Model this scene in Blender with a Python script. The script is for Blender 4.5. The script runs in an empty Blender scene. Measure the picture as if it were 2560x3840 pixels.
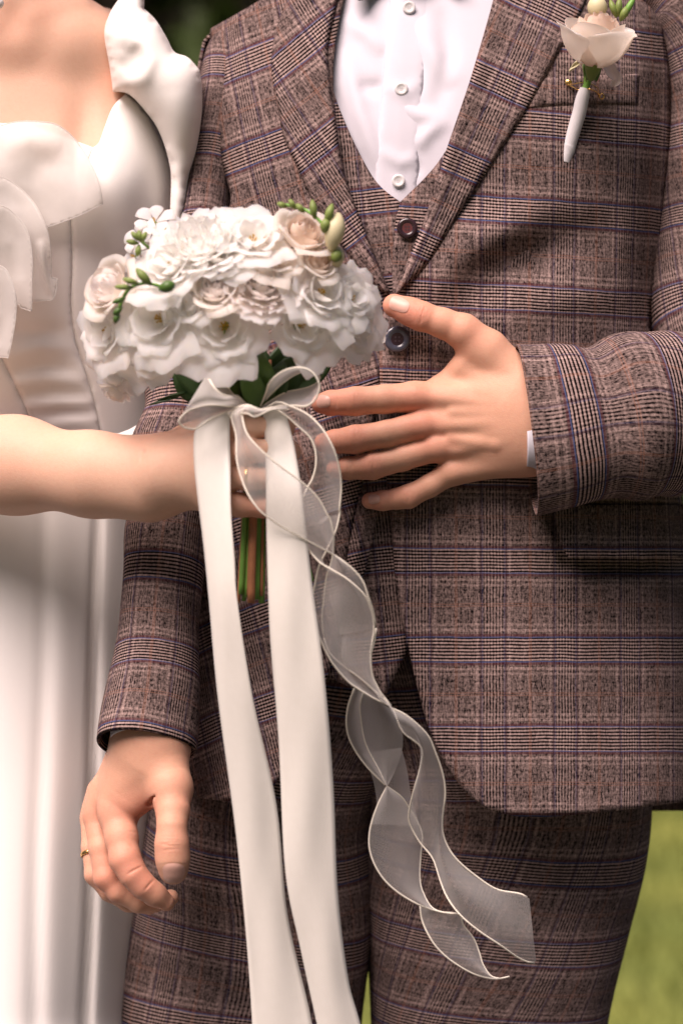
import bpy, bmesh, math, random
import numpy as np
from mathutils import Vector, Matrix, noise as mnoise
from mathutils.geometry import delaunay_2d_cdt
from mathutils.bvhtree import BVHTree
import openvdb

# ------------------------------------------------------------------ camera, light, exposure
D = 2.4; ZC = 1.07; S = 4000.0
sc = bpy.context.scene
C = sc.collection
camd = bpy.data.cameras.new('camera'); cam = bpy.data.objects.new('camera', camd); C.objects.link(cam)
cam.location = (0, -D, ZC); cam.rotation_euler = (math.pi/2, 0, 0)
camd.sensor_fit = 'VERTICAL'; camd.sensor_height = 36; camd.lens = 90
camd.clip_start = 0.1; camd.clip_end = 600
camd.dof.use_dof = True; camd.dof.focus_distance = D-0.05; camd.dof.aperture_fstop = 3.0
sc.camera = cam
world = bpy.data.worlds.new("World"); sc.world = world; world.use_nodes = True
wn = world.node_tree; bg = wn.nodes['Background']
sky = wn.nodes.new('ShaderNodeTexSky'); sky.sky_type = 'NISHITA'; sky.sun_disc = False
SUN_EL, SUN_AZ = 55, 214      # azimuth clockwise from +Y (north)
sky.sun_elevation = math.radians(SUN_EL); sky.sun_rotation = math.radians(SUN_AZ)
sky.air_density = 0.8; sky.dust_density = 0.8; sky.ozone_density = 0.6
wn.links.new(sky.outputs[0], bg.inputs[0]); bg.inputs[1].default_value = 0.05
sund = bpy.data.lights.new('sun', 'SUN'); sun = bpy.data.objects.new('sun', sund); C.objects.link(sun)
sund.energy = 5.0; sund.angle = math.radians(44); sund.color = (1.0, 0.90, 0.81)
_az = math.radians(SUN_AZ); _el = math.radians(SUN_EL)
sdir = Vector((math.sin(_az)*math.cos(_el), math.cos(_az)*math.cos(_el), math.sin(_el)))
sun.rotation_euler = (-sdir).to_track_quat('-Z', 'Y').to_euler(); sun.location = (-3, -3, 5)
sc.view_settings.view_transform = 'Standard'; sc.view_settings.look = 'None'
sc.view_settings.exposure = 0.58; sc.view_settings.gamma = 1.0
sc.view_settings.use_white_balance = True; sc.view_settings.white_balance_temperature = 6780; sc.view_settings.white_balance_tint = 23
sc.render.engine = 'CYCLES'; sc.cycles.use_denoising = True
sc.cycles.transparent_max_bounces = 16; sc.cycles.max_bounces = 8
try: sc.cycles.denoising_prefilter = 'ACCURATE'
except Exception: pass

# ------------------------------------------------------------------ helpers
def W(px, py, dep=0.0):
    k = (D-dep)/D
    return Vector(((px-1280)/S*k, -dep, ZC-(py-1920)/S*k))
def WA(px, py, dep):
    px = np.asarray(px, float); py = np.asarray(py, float); dep = np.asarray(dep, float)+0*px
    k = (D-dep)/D
    return np.stack([(px-1280)/S*k, -dep, ZC-(py-1920)/S*k], -1)
def unW(P):
    dep = -P[..., 1]; k = (D-dep)/D
    return P[..., 0]/k*S+1280, 1920-(P[..., 2]-ZC)/k*S, dep

def mkmesh(name, verts, faces, uvs=None, smooth=True):
    me = bpy.data.meshes.new(name)
    me.from_pydata([tuple(map(float, v)) for v in verts], [], [tuple(int(i) for i in f) for f in faces])
    if uvs is not None:
        l = me.uv_layers.new(name='UVMap')
        idx = np.empty(len(me.loops), dtype=np.int32); me.loops.foreach_get('vertex_index', idx)
        l.data.foreach_set('uv', np.asarray(uvs, dtype=np.float32)[idx].ravel())
    if smooth: me.polygons.foreach_set('use_smooth', [True]*len(me.polygons))
    me.update(); return me
def obj(name, me, mat=None, parent=None, loc=None):
    o = bpy.data.objects.new(name, me); C.objects.link(o)
    if mat is not None and me is not None and len(me.materials) == 0: me.materials.append(mat)
    if parent is not None:
        o.parent = parent
        if loc is None: o.location = -ROOTLOC(parent)
    if loc is not None: o.location = loc
    return o
def ROOTLOC(p):
    v = Vector((0, 0, 0))
    while p is not None:
        v += p.location; p = p.parent
    return v
def thing(name, label, cat, loc, group=None):
    o = bpy.data.objects.new(name, None); C.objects.link(o); o.location = loc
    o.empty_display_size = .1
    o['label'] = label; o['category'] = cat
    if group: o['group'] = group
    return o
def solid(o, t, off=-1.0):
    m = o.modifiers.new('solid', 'SOLIDIFY'); m.thickness = t; m.offset = off; m.use_even_offset = False
    return o
def join_geo(parts):
    V = []; F = []; U = []; n = 0
    for v, f, u in parts:
        V += list(v); F += [tuple(i+n for i in q) for q in f]; U += list(u if u is not None else [(0, 0)]*len(v)); n += len(v)
    return V, F, U

def smt(y, Y, T):
    g = np.arange(Y[0]-300, Y[-1]+301, 20.); v = np.interp(g, Y, T); k = np.hanning(15); k /= k.sum()
    return np.interp(y, g[7:-7], np.convolve(v, k, 'valid'))
def cr(pts, n=8, closed=False):
    """Catmull-Rom through points (any dimension)."""
    P = np.asarray(pts, float); m = len(P)
    if m < 3 and not closed:
        return np.array([P[0]+(P[-1]-P[0])*t for t in np.linspace(0, 1, n+1)])
    out = []
    rng = m if closed else m-1
    for i in range(rng):
        if closed: a, b, c, d = P[(i-1) % m], P[i], P[(i+1) % m], P[(i+2) % m]
        else: a, b, c, d = P[max(i-1, 0)], P[i], P[i+1], P[min(i+2, m-1)]
        for j in range(n):
            t = j/n
            out.append(0.5*((2*b)+(-a+c)*t+(2*a-5*b+4*c-d)*t*t+(-a+3*b-3*c+d)*t**3))
    if not closed: out.append(P[-1])
    return np.array(out)
def resample(P, n):
    P = np.asarray(P, float); d = np.r_[0, np.cumsum(np.linalg.norm(np.diff(P, axis=0), axis=1))]
    t = np.linspace(0, d[-1], n)
    return np.stack([np.interp(t, d, P[:, k]) for k in range(P.shape[1])], -1)

def segdist(x, y, a, b):
    ax, ay = a; bx, by = b; dx, dy = bx-ax, by-ay
    h = np.clip(((x-ax)*dx+(y-ay)*dy)/(dx*dx+dy*dy+1e-9), 0, 1)
    return np.hypot(x-ax-h*dx, y-ay-h*dy), h
def folds(x, y, L):
    """sum of cloth folds: (polyline, width px, amplitude m)."""
    r = np.zeros_like(x)
    for pts, w, amp in L:
        n = len(pts)-1; ds = []; ts = []
        for i in range(n):
            d, h = segdist(x, y, pts[i], pts[i+1]); ds.append(d); ts.append((i+h)/n)
        ds = np.array(ds); ts = np.array(ts); b = ds.min(0)
        k = np.exp(-((ds-b)/(.45*w))); s = k.sum(0)
        bt = (k*ts).sum(0)/s
        r += amp*np.exp(-(b/w)**2)*np.sin(np.pi*np.clip(bt, 0, 1))**.7
    return r
def inpoly(x, y, P):
    c = np.zeros(x.shape, bool); n = len(P); j = n-1
    for i in range(n):
        xi, yi = P[i]; xj, yj = P[j]
        m = ((yi > y) != (yj > y)) & (x < (xj-xi)*(y-yi)/(yj-yi+1e-12)+xi)
        c ^= m; j = i
    return c
def outline(segs, step=20):
    """segs: list of polylines each smoothed on its own; corners where they join."""
    pts = []
    for s in segs:
        q = cr(s, 10) if len(s) > 2 else np.array(s, float)
        L = np.linalg.norm(np.diff(q, axis=0), axis=1).sum()
        q = resample(q, max(2, int(L/step)+1))
        pts += [tuple(p) for p in q[:-1]]
    return pts
def panel_geo(segs, depfn, uvfn, step=22, roll=.0015, rw=10, jitter=.25, seed=1):
    P = outline(segs, step*.8)
    A = np.array(P); x0, y0 = A.min(0); x1, y1 = A.max(0)
    gx, gy = np.meshgrid(np.arange(x0+step/2, x1, step), np.arange(y0+step/2, y1, step))
    gx = gx+(np.arange(gx.shape[0]) % 2)[:, None]*step*.5
    gx, gy = gx.ravel(), gy.ravel()
    ins = inpoly(gx, gy, P); gx, gy = gx[ins], gy[ins]
    dist = np.full(gx.shape, 1e9)
    for i in range(len(P)):
        d, _ = segdist(gx, gy, P[i], P[(i+1) % len(P)]); dist = np.minimum(dist, d)
    k = dist > step*.35; gx, gy, dist = gx[k], gy[k], dist[k]
    n = len(P)
    vin = [Vector(p) for p in P]+[Vector((a, b)) for a, b in zip(gx, gy)]
    r = delaunay_2d_cdt(vin, [(i, (i+1) % n) for i in range(n)], [], 1, 1e-4)
    vo = np.array([tuple(v) for v in r[0]]); F = r[2]
    dd = np.full(len(vo), 1e9)
    for i in range(n):
        d, _ = segdist(vo[:, 0], vo[:, 1], P[i], P[(i+1) % n]); dd = np.minimum(dd, d)
    dep = depfn(vo[:, 0], vo[:, 1])-roll*np.exp(-(dd/rw)**2)
    V = WA(vo[:, 0], vo[:, 1], dep)
    FF = []
    for f in F:
        a, b, c = [vo[i] for i in f[:3]]
        cr_ = (b[0]-a[0])*(c[1]-a[1])-(b[1]-a[1])*(c[0]-a[0])
        FF.append(tuple(f) if cr_ < 0 else tuple(reversed(f)))     # face the camera side
    U = np.stack(uvfn(vo[:, 0], vo[:, 1]), -1) if uvfn else None
    return V, FF, U
def panel(name, segs, depfn, mat, parent, uvfn=None, thick=.0018, **kw):
    V, F, U = panel_geo(segs, depfn, uvfn or (lambda x, y: (x/1000, y/1000)), **kw)
    o = obj(name, mkmesh(name, V, F, U), mat, parent)
    if thick: solid(o, thick)
    return o
def tube_geo(pts, rad, nseg=24, nper=8, ref=(0, 1, 0), disp=None, caps=True, v0=0., ushift=0., sq=2.0, uscale=1.0, th0=0.):
    """loft: pts Nx3 world, rad Nx2 (along ref, across)."""
    Q = cr(np.hstack([np.asarray(pts, float), np.asarray(rad, float)]), nper)
    P = Q[:, :3]; R = Q[:, 3:]
    T = np.gradient(P, axis=0); T /= np.linalg.norm(T, axis=1)[:, None]+1e-12
    ref = np.asarray(ref, float)
    A = ref-(T@ref)[:, None]*T; A /= np.linalg.norm(A, axis=1)[:, None]+1e-12
    B = np.cross(T, A)
    s = np.r_[0, np.cumsum(np.linalg.norm(np.diff(P, axis=0), axis=1))]
    V = []; U = []; F = []
    m = nseg+1
    for i in range(len(P)):
        for j in range(m):
            th = 2*math.pi*j/nseg
            tq = th+th0; ct, st = math.cos(tq), math.sin(tq)
            ct = math.copysign(abs(ct)**(2/sq), ct); st = math.copysign(abs(st)**(2/sq), st)
            d = disp(s[i], tq, s[-1]) if disp else 0
            V.append(P[i]+A[i]*ct*(R[i, 0]+d)+B[i]*st*(R[i, 1]+d))
            U.append(((ushift+th/(2*math.pi)*2*math.pi*.5*(R[i, 0]+R[i, 1])*uscale)*4, (v0+s[i])*4))
    for i in range(len(P)-1):
        for j in range(nseg):
            a = i*m+j; F.append((a, a+1, a+m+1, a+m))
    if caps:
        for i in (0, len(P)-1):
            V.append(P[i]); U.append((0, 0)); c = len(V)-1
            for j in range(nseg):
                a = i*m+j; F.append((c, a+1, a) if i == 0 else (c, a, a+1))
    return V, F, U
def merge_d(me, d=1e-6):
    bm = bmesh.new(); bm.from_mesh(me); bmesh.ops.remove_doubles(bm, verts=bm.verts, dist=d)
    bmesh.ops.recalc_face_normals(bm, faces=bm.faces)
    bm.to_mesh(me); bm.free(); return me
def wire(name, pts3, r, mat, parent, nper=4, nseg=6):
    R = [(r, r)]*len(pts3)
    P = np.asarray(pts3)
    t = P[-1]-P[0]; ref = (0, 1, 0) if abs(t[1]) < .8*np.linalg.norm(t)+1e-9 else (1, 0, 0)
    V, F, U = tube_geo(P, R, nseg, nper, ref=ref)
    return obj(name, merge_d(mkmesh(name, V, F, U)), mat, parent)

# ------------------------------------------------------------------ node helper
class E:
    def __init__(s, nt, sock): s.nt = nt; s.s = sock
    def op(s, o, b=None, c=None, rev=False):
        n = s.nt.nodes.new('ShaderNodeMath'); n.operation = o
        ins = [s, b, c]
        if rev: ins = [b, s, c]
        for i, v in enumerate(ins):
            if v is None: continue
            if isinstance(v, E): s.nt.links.new(v.s, n.inputs[i])
            else: n.inputs[i].default_value = v
        return E(s.nt, n.outputs[0])
    def __add__(s, b): return s.op('ADD', b)
    def __radd__(s, b): return s.op('ADD', b)
    def __sub__(s, b): return s.op('SUBTRACT', b)
    def __rsub__(s, b): return s.op('SUBTRACT', b, rev=True)
    def __mul__(s, b): return s.op('MULTIPLY', b)
    def __rmul__(s, b): return s.op('MULTIPLY', b)
    def __truediv__(s, b): return s.op('DIVIDE', b)
    def fract(s): return s.op('FRACT')
    def abs(s): return s.op('ABSOLUTE')
    def lt(s, b): return s.op('LESS_THAN', b)
    def max(s, b): return s.op('MAXIMUM', b)
    def min(s, b): return s.op('MINIMUM', b)
    def sin(s): return s.op('SINE')
def rgb(nt, c):
    n = nt.nodes.new('ShaderNodeRGB'); n.outputs[0].default_value = (*c, 1); return E(nt, n.outputs[0])
def mixc(nt, f, a, b, mode='MIX'):
    n = nt.nodes.new('ShaderNodeMix'); n.data_type = 'RGBA'; n.blend_type = mode; n.clamp_factor = True
    for i, v in ((0, f), (6, a), (7, b)):
        if isinstance(v, E): nt.links.new(v.s, n.inputs[i])
        elif i == 0: n.inputs[0].default_value = v
        else: n.inputs[i].default_value = (*v, 1)
    return E(nt, n.outputs[2])
def newmat(name):
    m = bpy.data.materials.new(name); m.use_nodes = True; nt = m.node_tree
    return m, nt, nt.nodes['Principled BSDF']
def noisen(nt, vec, scale, detail=3, rough=.5, dist=0, out=0):
    n = nt.nodes.new('ShaderNodeTexNoise'); n.inputs['Scale'].default_value = scale
    n.inputs['Detail'].default_value = detail; n.inputs['Roughness'].default_value = rough; n.inputs['Distortion'].default_value = dist
    if vec is not None: nt.links.new(vec, n.inputs['Vector'])
    return E(nt, n.outputs[out])
def coords(nt, kind='Object', scale=None):
    t = nt.nodes.new('ShaderNodeTexCoord').outputs[kind]
    if scale is None: return t
    m = nt.nodes.new('ShaderNodeMapping'); m.inputs['Scale'].default_value = scale; nt.links.new(t, m.inputs[0]); return m.outputs[0]
def bump(nt, bs, h, strength, dist):
    b = nt.nodes.new('ShaderNodeBump'); b.inputs['Strength'].default_value = strength; b.inputs['Distance'].default_value = dist
    nt.links.new(h.s, b.inputs['Height']); nt.links.new(b.outputs[0], bs.inputs['Normal']); return b
def simple(name, col, rough=.6, var=.08, nscale=60, spec=.4, bumps=0., sheen=0., metallic=0., trans=0.):
    m, nt, bs = newmat(name)
    n = noisen(nt, coords(nt), nscale, 4)
    c = mixc(nt, n, tuple(v*(1-var) for v in col), tuple(min(1, v*(1+var)) for v in col))
    nt.links.new(c.s, bs.inputs['Base Color']); bs.inputs['Roughness'].default_value = rough
    bs.inputs['Specular IOR Level'].default_value = spec; bs.inputs['Metallic'].default_value = metallic
    if sheen: bs.inputs['Sheen Weight'].default_value = sheen
    if bumps: bump(nt, bs, n, bumps, .002)
    if trans:
        tr = nt.nodes.new('ShaderNodeBsdfTranslucent'); nt.links.new(c.s, tr.inputs[0])
        mx = nt.nodes.new('ShaderNodeMixShader'); mx.inputs[0].default_value = trans
        nt.links.new(bs.outputs[0], mx.inputs[1]); nt.links.new(tr.outputs[0], mx.inputs[2])
        nt.links.new(mx.outputs[0], nt.nodes['Material Output'].inputs[0])
    return m

# ------------------------------------------------------------------ materials
def plaid(name, light=(.50, .355, .325), dark=(.004, .0025, .003), k=1.0):
    m, nt, bs = newmat(name)
    uv = nt.nodes.new('ShaderNodeUVMap'); uv.uv_map = 'UVMap'
    # slight waviness so the threads are never ruled lines
    nz = nt.nodes.new('ShaderNodeTexNoise'); nz.inputs['Scale'].default_value = 7; nt.links.new(uv.outputs[0], nz.inputs['Vector'])
    sep = nt.nodes.new('ShaderNodeSeparateXYZ'); nt.links.new(uv.outputs[0], sep.inputs[0])
    sn = nt.nodes.new('ShaderNodeSeparateXYZ'); nt.links.new(nz.outputs['Color'], sn.inputs[0])
    X = E(nt, sep.outputs[0])*1000+(E(nt, sn.outputs[0])-.5)*9
    Y = E(nt, sep.outputs[1])*1000+(E(nt, sn.outputs[1])-.5)*9
    def scl(sx, sy, det=2):
        mp = nt.nodes.new('ShaderNodeMapping'); mp.inputs['Scale'].default_value = (sx, sy, 1); nt.links.new(uv.outputs[0], mp.inputs[0])
        return noisen(nt, mp.outputs[0], 1, det, .6)
    fine = scl(170, 62); fine2 = scl(90, 120); blot = scl(9, 9)
    vstreak = scl(120, 9); hstreak = scl(14, 110)
    def axis(P, period, half, tp):
        q = ((P/period).fract()-.5)*period           # centred on the dense band
        a = q.abs()
        dense = a.lt(half)
        st = ((P/tp).fract()-.5).abs()*2            # 0..1 triangle
        st = (st-.5)*2.6+.5
        st = st.max(0).min(1)
        return q, a, dense, st
    qx, ax, dx, sx = axis(X, 282, 38, 12.2)
    qy, ay, dy, sy = axis(Y, 335, 46, 12.6)
    # brightness carried by weft and warp
    midh = (hstreak-.5)*.5+.50; midv = (vstreak-.5)*1.1+.50
    wh = dy*(sy*1.0+.04)+(1-dy)*midh
    wv = dx*(sx*.6+.22)+(1-dx)*midv
    val = wh*.56+wv*.44
    # where both are dense a hard check, elsewhere salt and pepper
    val = val+(fine-.5)*.78+(fine2-.5)*.42+(blot-.5)*.10
    # pale dashed ends either side of the bands
    for P, a, lo, amp in ((Y, ay, 72, .16), (Y, ay, 92, .12), (X, ax, 62, .11)):
        l = (a-lo).abs().lt(5.0); val = val+l*(fine2*.9-.12)*amp*3
    val = (val-.5)*1.32+.235
    val = val.max(0).min(1)
    col = mixc(nt, val, dark, light)
    # burgundy beside blue at the edges of each band
    by = (ay-52).abs().lt(6.0)*.72; col = mixc(nt, by*(1-fine*.4), col, (.075, .018, .026))
    bl = (ay-46).abs().lt(2.4)*.75; col = mixc(nt, bl*(fine2*.5+.55), col, (.07, .105, .23))
    bx = (ax-42).abs().lt(2.4)*.34; col = mixc(nt, bx*(fine2*.5+.5), col, (.05, .06, .15))
    bx2 = (ax-48).abs().lt(3.5)*.9; col = mixc(nt, bx2*.6, col, (.03, .012, .022))
    ox = (ax-141+3).abs().lt(2.2)*.22; col = mixc(nt, ox, col, (.36, .15, .09))
    oy = (ay-167+4).abs().lt(2.2)*.20; col = mixc(nt, oy, col, (.36, .15, .09))
    nt.links.new(col.s, bs.inputs['Base Color'])
    bs.inputs['Roughness'].default_value = .95; bs.inputs['Specular IOR Level'].default_value = .05
    bump(nt, bs, val+fine*.6, .35, .0006)
    return m
M = {}
M['suit'] = plaid('plaid_wool')
M['shirt'] = simple('shirt_cotton', (.60, .58, .64), .75, .02, 90, .25, .05, .1)
M['satin'] = simple('dress_satin', (.86, .825, .79), .75, .012, 300, .12, .02, .0)
M['skirt'] = simple('skirt_satin', (.84, .815, .79), .75, .012, 200, .12, .02, .0)
M['gold'] = simple('gold_metal', (.85, .52, .20), .25, .04, 100, .5, metallic=1)
M['pearl'] = simple('pearl', (.80, .74, .70), .2, .05, 100, .6)
M['button_dark'] = simple('dark_horn_button', (.030, .014, .018), .22, .35, 160, .6)
M['button_grey'] = simple('grey_horn_button', (.060, .060, .085), .18, .4, 160, .7)
M['button_red'] = simple('burgundy_button_centre', (.11, .035, .035), .25, .3, 160, .6)
M['button_white'] = simple('white_shell_button', (.72, .70, .70), .2, .06, 200, .6)
M['thread'] = simple('thread', (.04, .02, .025), .8, .1)
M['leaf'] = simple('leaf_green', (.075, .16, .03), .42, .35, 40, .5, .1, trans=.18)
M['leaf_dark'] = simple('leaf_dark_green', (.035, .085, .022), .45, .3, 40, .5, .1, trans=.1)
M['stem'] = simple('green_stem', (.15, .33, .06), .45, .3, 60, .4, .1)
M['stem_brown'] = simple('reddish_stem', (.46, .19, .09), .5, .3, 80, .4, .1)
M['bud_green'] = simple('green_bud', (.20, .27, .07), .5, .3, 120, .4, .1, trans=.15)
M['bud_cream'] = simple('cream_bud', (.72, .66, .42), .5, .10, 90, .4, .03, trans=.2)
M['stamen'] = simple('yellow_stamen', (.55, .33, .03), .6, .3, 200)
M['petal_white'] = simple('white_petal', (.97, .95, .91), .55, .02, 70, .25, .06, .1, trans=.5)
M['petal_cream'] = simple('cream_petal', (.93, .85, .77), .55, .03, 70, .25, .06, .1, trans=.5)
M['petal_peach'] = simple('peach_petal', (.91, .74, .62), .5, .04, 60, .25, .06, .1, trans=.4)
M['petal_pink'] = simple('blush_petal', (.96, .89, .85), .55, .03, 60, .25, .06, .1, trans=.5)
M['cord'] = simple('ribbon_edge_cord', (.82, .77, .66), .6, .08, 900, .3, .3)
M['wrap'] = simple('white_wrap_ribbon', (.62, .60, .615), .85, .03, 150, .1, .1)
M['hair_dark'] = simple('brown_hair', (.05, .028, .016), .5, .3, 200)
M['bow_dark'] = simple('dark_bow_tie', (.035, .018, .022), .6, .2)
M['shoe'] = simple('brown_leather', (.06, .03, .02), .3, .2)
M['nail'] = simple('fingernail', (.62, .36, .29), .38, .05, 120, .35)

for k in ('petal_white', 'petal_cream', 'petal_peach', 'petal_pink'):
    b = M[k].node_tree.nodes['Principled BSDF']
    b.inputs['Subsurface Weight'].default_value = .85; b.inputs['Subsurface Radius'].default_value = (1, .85, .7); b.inputs['Subsurface Scale'].default_value = .018
def satin_ribbon_mat():
    m, nt, bs = newmat('satin_ribbon')
    n = noisen(nt, coords(nt, 'UV', (.9, .05, 1)), 60, 3)
    n2 = noisen(nt, coords(nt, 'UV'), 5, 2)
    c = mixc(nt, n*.5+n2*.5, (.66, .635, .575), (.735, .71, .66))
    nt.links.new(c.s, bs.inputs['Base Color']); bs.inputs['Roughness'].default_value = .36
    bs.inputs['Specular IOR Level'].default_value = .5
    try: bs.inputs['Anisotropic'].default_value = .4
    except Exception: pass
    bs.inputs['Sheen Weight'].default_value = .2
    bump(nt, bs, n, .12, .0008); return m
M['ribbon'] = satin_ribbon_mat()
def sheer(name, col, alpha, fr=.12, wv=.04):
    m, nt, bs = newmat(name)
    out = nt.nodes['Material Output']
    uvc = coords(nt, 'UV')
    n = noisen(nt, uvc, 25, 3)
    tr = nt.nodes.new('ShaderNodeBsdfTransparent'); df = nt.nodes.new('ShaderNodeBsdfTranslucent')
    c = mixc(nt, n, tuple(v*.95 for v in col), col)
    bs.inputs['Roughness'].default_value = .5; bs.inputs['Sheen Weight'].default_value = .5
    nt.links.new(c.s, bs.inputs['Base Color']); nt.links.new(c.s, df.inputs[0])
    m1 = nt.nodes.new('ShaderNodeMixShader'); m1.inputs[0].default_value = .5
    nt.links.new(bs.outputs[0], m1.inputs[1]); nt.links.new(df.outputs[0], m1.inputs[2])
    lw = nt.nodes.new('ShaderNodeLayerWeight'); lw.inputs[0].default_value = .35
    w = nt.nodes.new('ShaderNodeTexWave'); w.inputs['Scale'].default_value = 40; w.inputs['Distortion'].default_value = .6
    nt.links.new(uvc, w.inputs[0])
    f = E(nt, lw.outputs[1])*.55+alpha+(n-.5)*fr+(E(nt, w.outputs['Fac'])-.5)*wv
    f = f.min(1).max(0)
    m2 = nt.nodes.new('ShaderNodeMixShader'); nt.links.new(f.s, m2.inputs[0])
    nt.links.new(tr.outputs[0], m2.inputs[1]); nt.links.new(m1.outputs[0], m2.inputs[2])
    nt.links.new(m2.outputs[0], out.inputs[0]); return m
M['organza'] = sheer('organza', (.97, .95, .92), .26)
M['flounce'] = sheer('dress_organza', (.86, .83, .80), .62, .05, 0.)

def skin_mat(name, base, red):
    m, nt, bs = newmat(name)
    co = coords(nt)
    at = nt.nodes.new('ShaderNodeAttribute'); at.attribute_name = 'red'
    R = E(nt, at.outputs['Fac'])
    n = noisen(nt, co, 35, 3); n2 = noisen(nt, co, 260, 3)
    c = mixc(nt, n, tuple(v*.93 for v in base), tuple(min(1, v*1.06) for v in base))
    c = mixc(nt, (R*1.35+(n-.5)*.4), c, red)
    c = mixc(nt, (n2-.42)*.35, c, tuple(v*.8 for v in red))
    nt.links.new(c.s, bs.inputs['Base Color'])
    bs.inputs['Roughness'].default_value = .55; bs.inputs['Specular IOR Level'].default_value = .28
    bs.inputs['Subsurface Weight'].default_value = .16; bs.inputs['Subsurface Radius'].default_value = (1, .32, .16)
    bs.inputs['Subsurface Scale'].default_value = .006
    v = nt.nodes.new('ShaderNodeTexVoronoi'); v.inputs['Scale'].default_value = 700; nt.links.new(co, v.inputs['Vector'])
    bump(nt, bs, E(nt, v.outputs[0])*.6+n2*.8, .22, .0006)
    return m
M['skin_m'] = skin_mat('skin_groom', (.63, .345, .235), (.62, .21, .145))
M['skin_f'] = skin_mat('skin_bride', (.67, .415, .30), (.68, .30, .20))

# ------------------------------------------------------------------ implicit skin surfaces
def cap(P, a, b, ra, rb=None, flat=None):
    rb = ra if rb is None else rb
    a = np.asarray(a, np.float32); b = np.asarray(b, np.float32)
    ab = b-a; L = float(ab@ab)+1e-12
    h = np.clip(((P-a)@ab)/L, 0, 1)
    q = P-(a+h[..., None]*ab)
    if flat is not None:                       # squash along depth
        q = q*np.array([1, 1/flat, 1], np.float32)
        return (np.sqrt((q*q).sum(-1))-(ra+(rb-ra)*h))*min(1, flat)
    return np.sqrt((q*q).sum(-1))-(ra+(rb-ra)*h)
def ell(P, c, r):
    q = (P-np.asarray(c, np.float32))/np.asarray(r, np.float32)
    return (np.sqrt((q*q).sum(-1))-1)*min(r)
def smin(a, b, k):
    h = np.clip(.5+.5*(b-a)/k, 0, 1); return b+(a-b)*h-k*h*(1-h)
def smax(a, b, k): return -smin(-a, -b, k)
def isosurf(fn, lo, hi, res):
    n = [int((hi[i]-lo[i])/res)+1 for i in range(3)]
    ax = [(lo[i]+np.arange(n[i])*res).astype(np.float32) for i in range(3)]
    G3 = np.stack(np.meshgrid(*ax, indexing='ij'), -1)
    d = fn(G3).astype(np.float32)
    d[0] = d[-1] = 1; d[:, 0] = d[:, -1] = 1; d[:, :, 0] = d[:, :, -1] = 1
    g = openvdb.FloatGrid(1.0); g.copyFromArray(d/res)
    v, q = g.convertToQuads(0.0)
    v = v*res+np.array(lo)
    return v, q[:, ::-1]
def S3(px, py, dep): return np.array(W(px, py, dep), np.float32)
def pxr(r, dep=0): return r/S*(D-dep)/D

def digit(P, pts, k=.0035):
    """finger as chained tapered capsules; pts = (px,py,dep,rpx)."""
    d = None
    for (a, b) in zip(pts[:-1], pts[1:]):
        c = cap(P, S3(*a[:3]), S3(*b[:3]), pxr(a[3], a[2]), pxr(b[3], b[2]))
        d = c if d is None else smin(d, c, k)
    return d
def crease(V, L):
    """shallow skin lines: (px,py,angle deg,half length px,width px,depth m,min dep)."""
    px, py, dep = unW(V); out = V.copy()
    for (cx, cy, a, h, w, amp, md) in L:
        t = math.radians(a); ux, uy = math.cos(t), math.sin(t)
        s = (px-cx)*ux+(py-cy)*uy; q = -(px-cx)*uy+(py-cy)*ux+.0035*s*s*(1 if cx % 2 else -1)*.5
        f = np.exp(-(q/w)**2)*np.exp(-(s/h)**4)*(dep > md)
        out[:, 1] += amp*f
    return out
def bodymesh(parts, redpts, base=0.):
    V = np.vstack([p[0] for p in parts]); F = []; n = 0
    for v, q in parts:
        F.append(q+n); n += len(v)
    F = np.vstack(F)
    me = bpy.data.meshes.new('body')
    me.vertices.add(len(V)); me.vertices.foreach_set('co', V.astype(np.float32).ravel())
    me.loops.add(F.size); me.loops.foreach_set('vertex_index', F.astype(np.int32).ravel())
    me.polygons.add(len(F)); me.polygons.foreach_set('loop_start', np.arange(0, F.size, 4, dtype=np.int32))
    me.polygons.foreach_set('use_smooth', [True]*len(F))
    me.update(calc_edges=True); me.validate()
    r = np.full(len(V), base, np.float32)
    for (px, py, dep, rad, amp) in redpts:
        dd = np.linalg.norm(V-S3(px, py, dep), axis=1); r += amp*np.exp(-(dd/(rad/S))**2)
    at = me.attributes.new('red', 'FLOAT', 'POINT'); at.data.foreach_set('value', np.clip(r, -.2, 1).astype(np.float32))
    return me
def nailgeo(bvh, cx, cy, ang, L, Wd, taper=.9, lift=.0006):
    """nail plate laid on the finger: local (s along finger, t across)."""
    ca, sa = math.cos(ang), math.sin(ang); V = []; F = []
    nr, na = 5, 20
    o = Vector(cam.location)
    def proj(s, t, lf):
        px = cx+s*ca-t*sa; py = cy+s*sa+t*ca
        d = (W(px, py, 0)-o).normalized()
        h = bvh.ray_cast(o, d)
        if h[0] is None: return W(px, py, .05)
        return h[0]-d*lf
    V.append(proj(0, 0, lift*2.0))
    for i in range(1, nr+1):
        q = i/nr
        for j in range(na):
            a = 2*math.pi*j/na; c, s_ = math.cos(a), math.sin(a)
            s = math.copysign(abs(c)**.7, c)*L*q; t = math.copysign(abs(s_)**.7, s_)*Wd*q*(1 if s < 0 else taper)
            V.append(proj(s, t, lift*(2.0-1.3*q**3)))
    for j in range(na): F.append((0, 1+(j+1) % na, 1+j))
    for i in range(nr-1):
        for j in range(na):
            a = 1+i*na+j; b = 1+i*na+(j+1) % na; F.append((a, b, b+na, a+na))
    me = mkmesh('fingernail', V, F)
    bm = bmesh.new(); bm.from_mesh(me)
    bmesh.ops.recalc_face_normals(bm, faces=bm.faces)
    if bm.faces[:][0].normal.y > 0: bmesh.ops.reverse_faces(bm, faces=bm.faces)
    bm.to_mesh(me); bm.free(); return me

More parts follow.
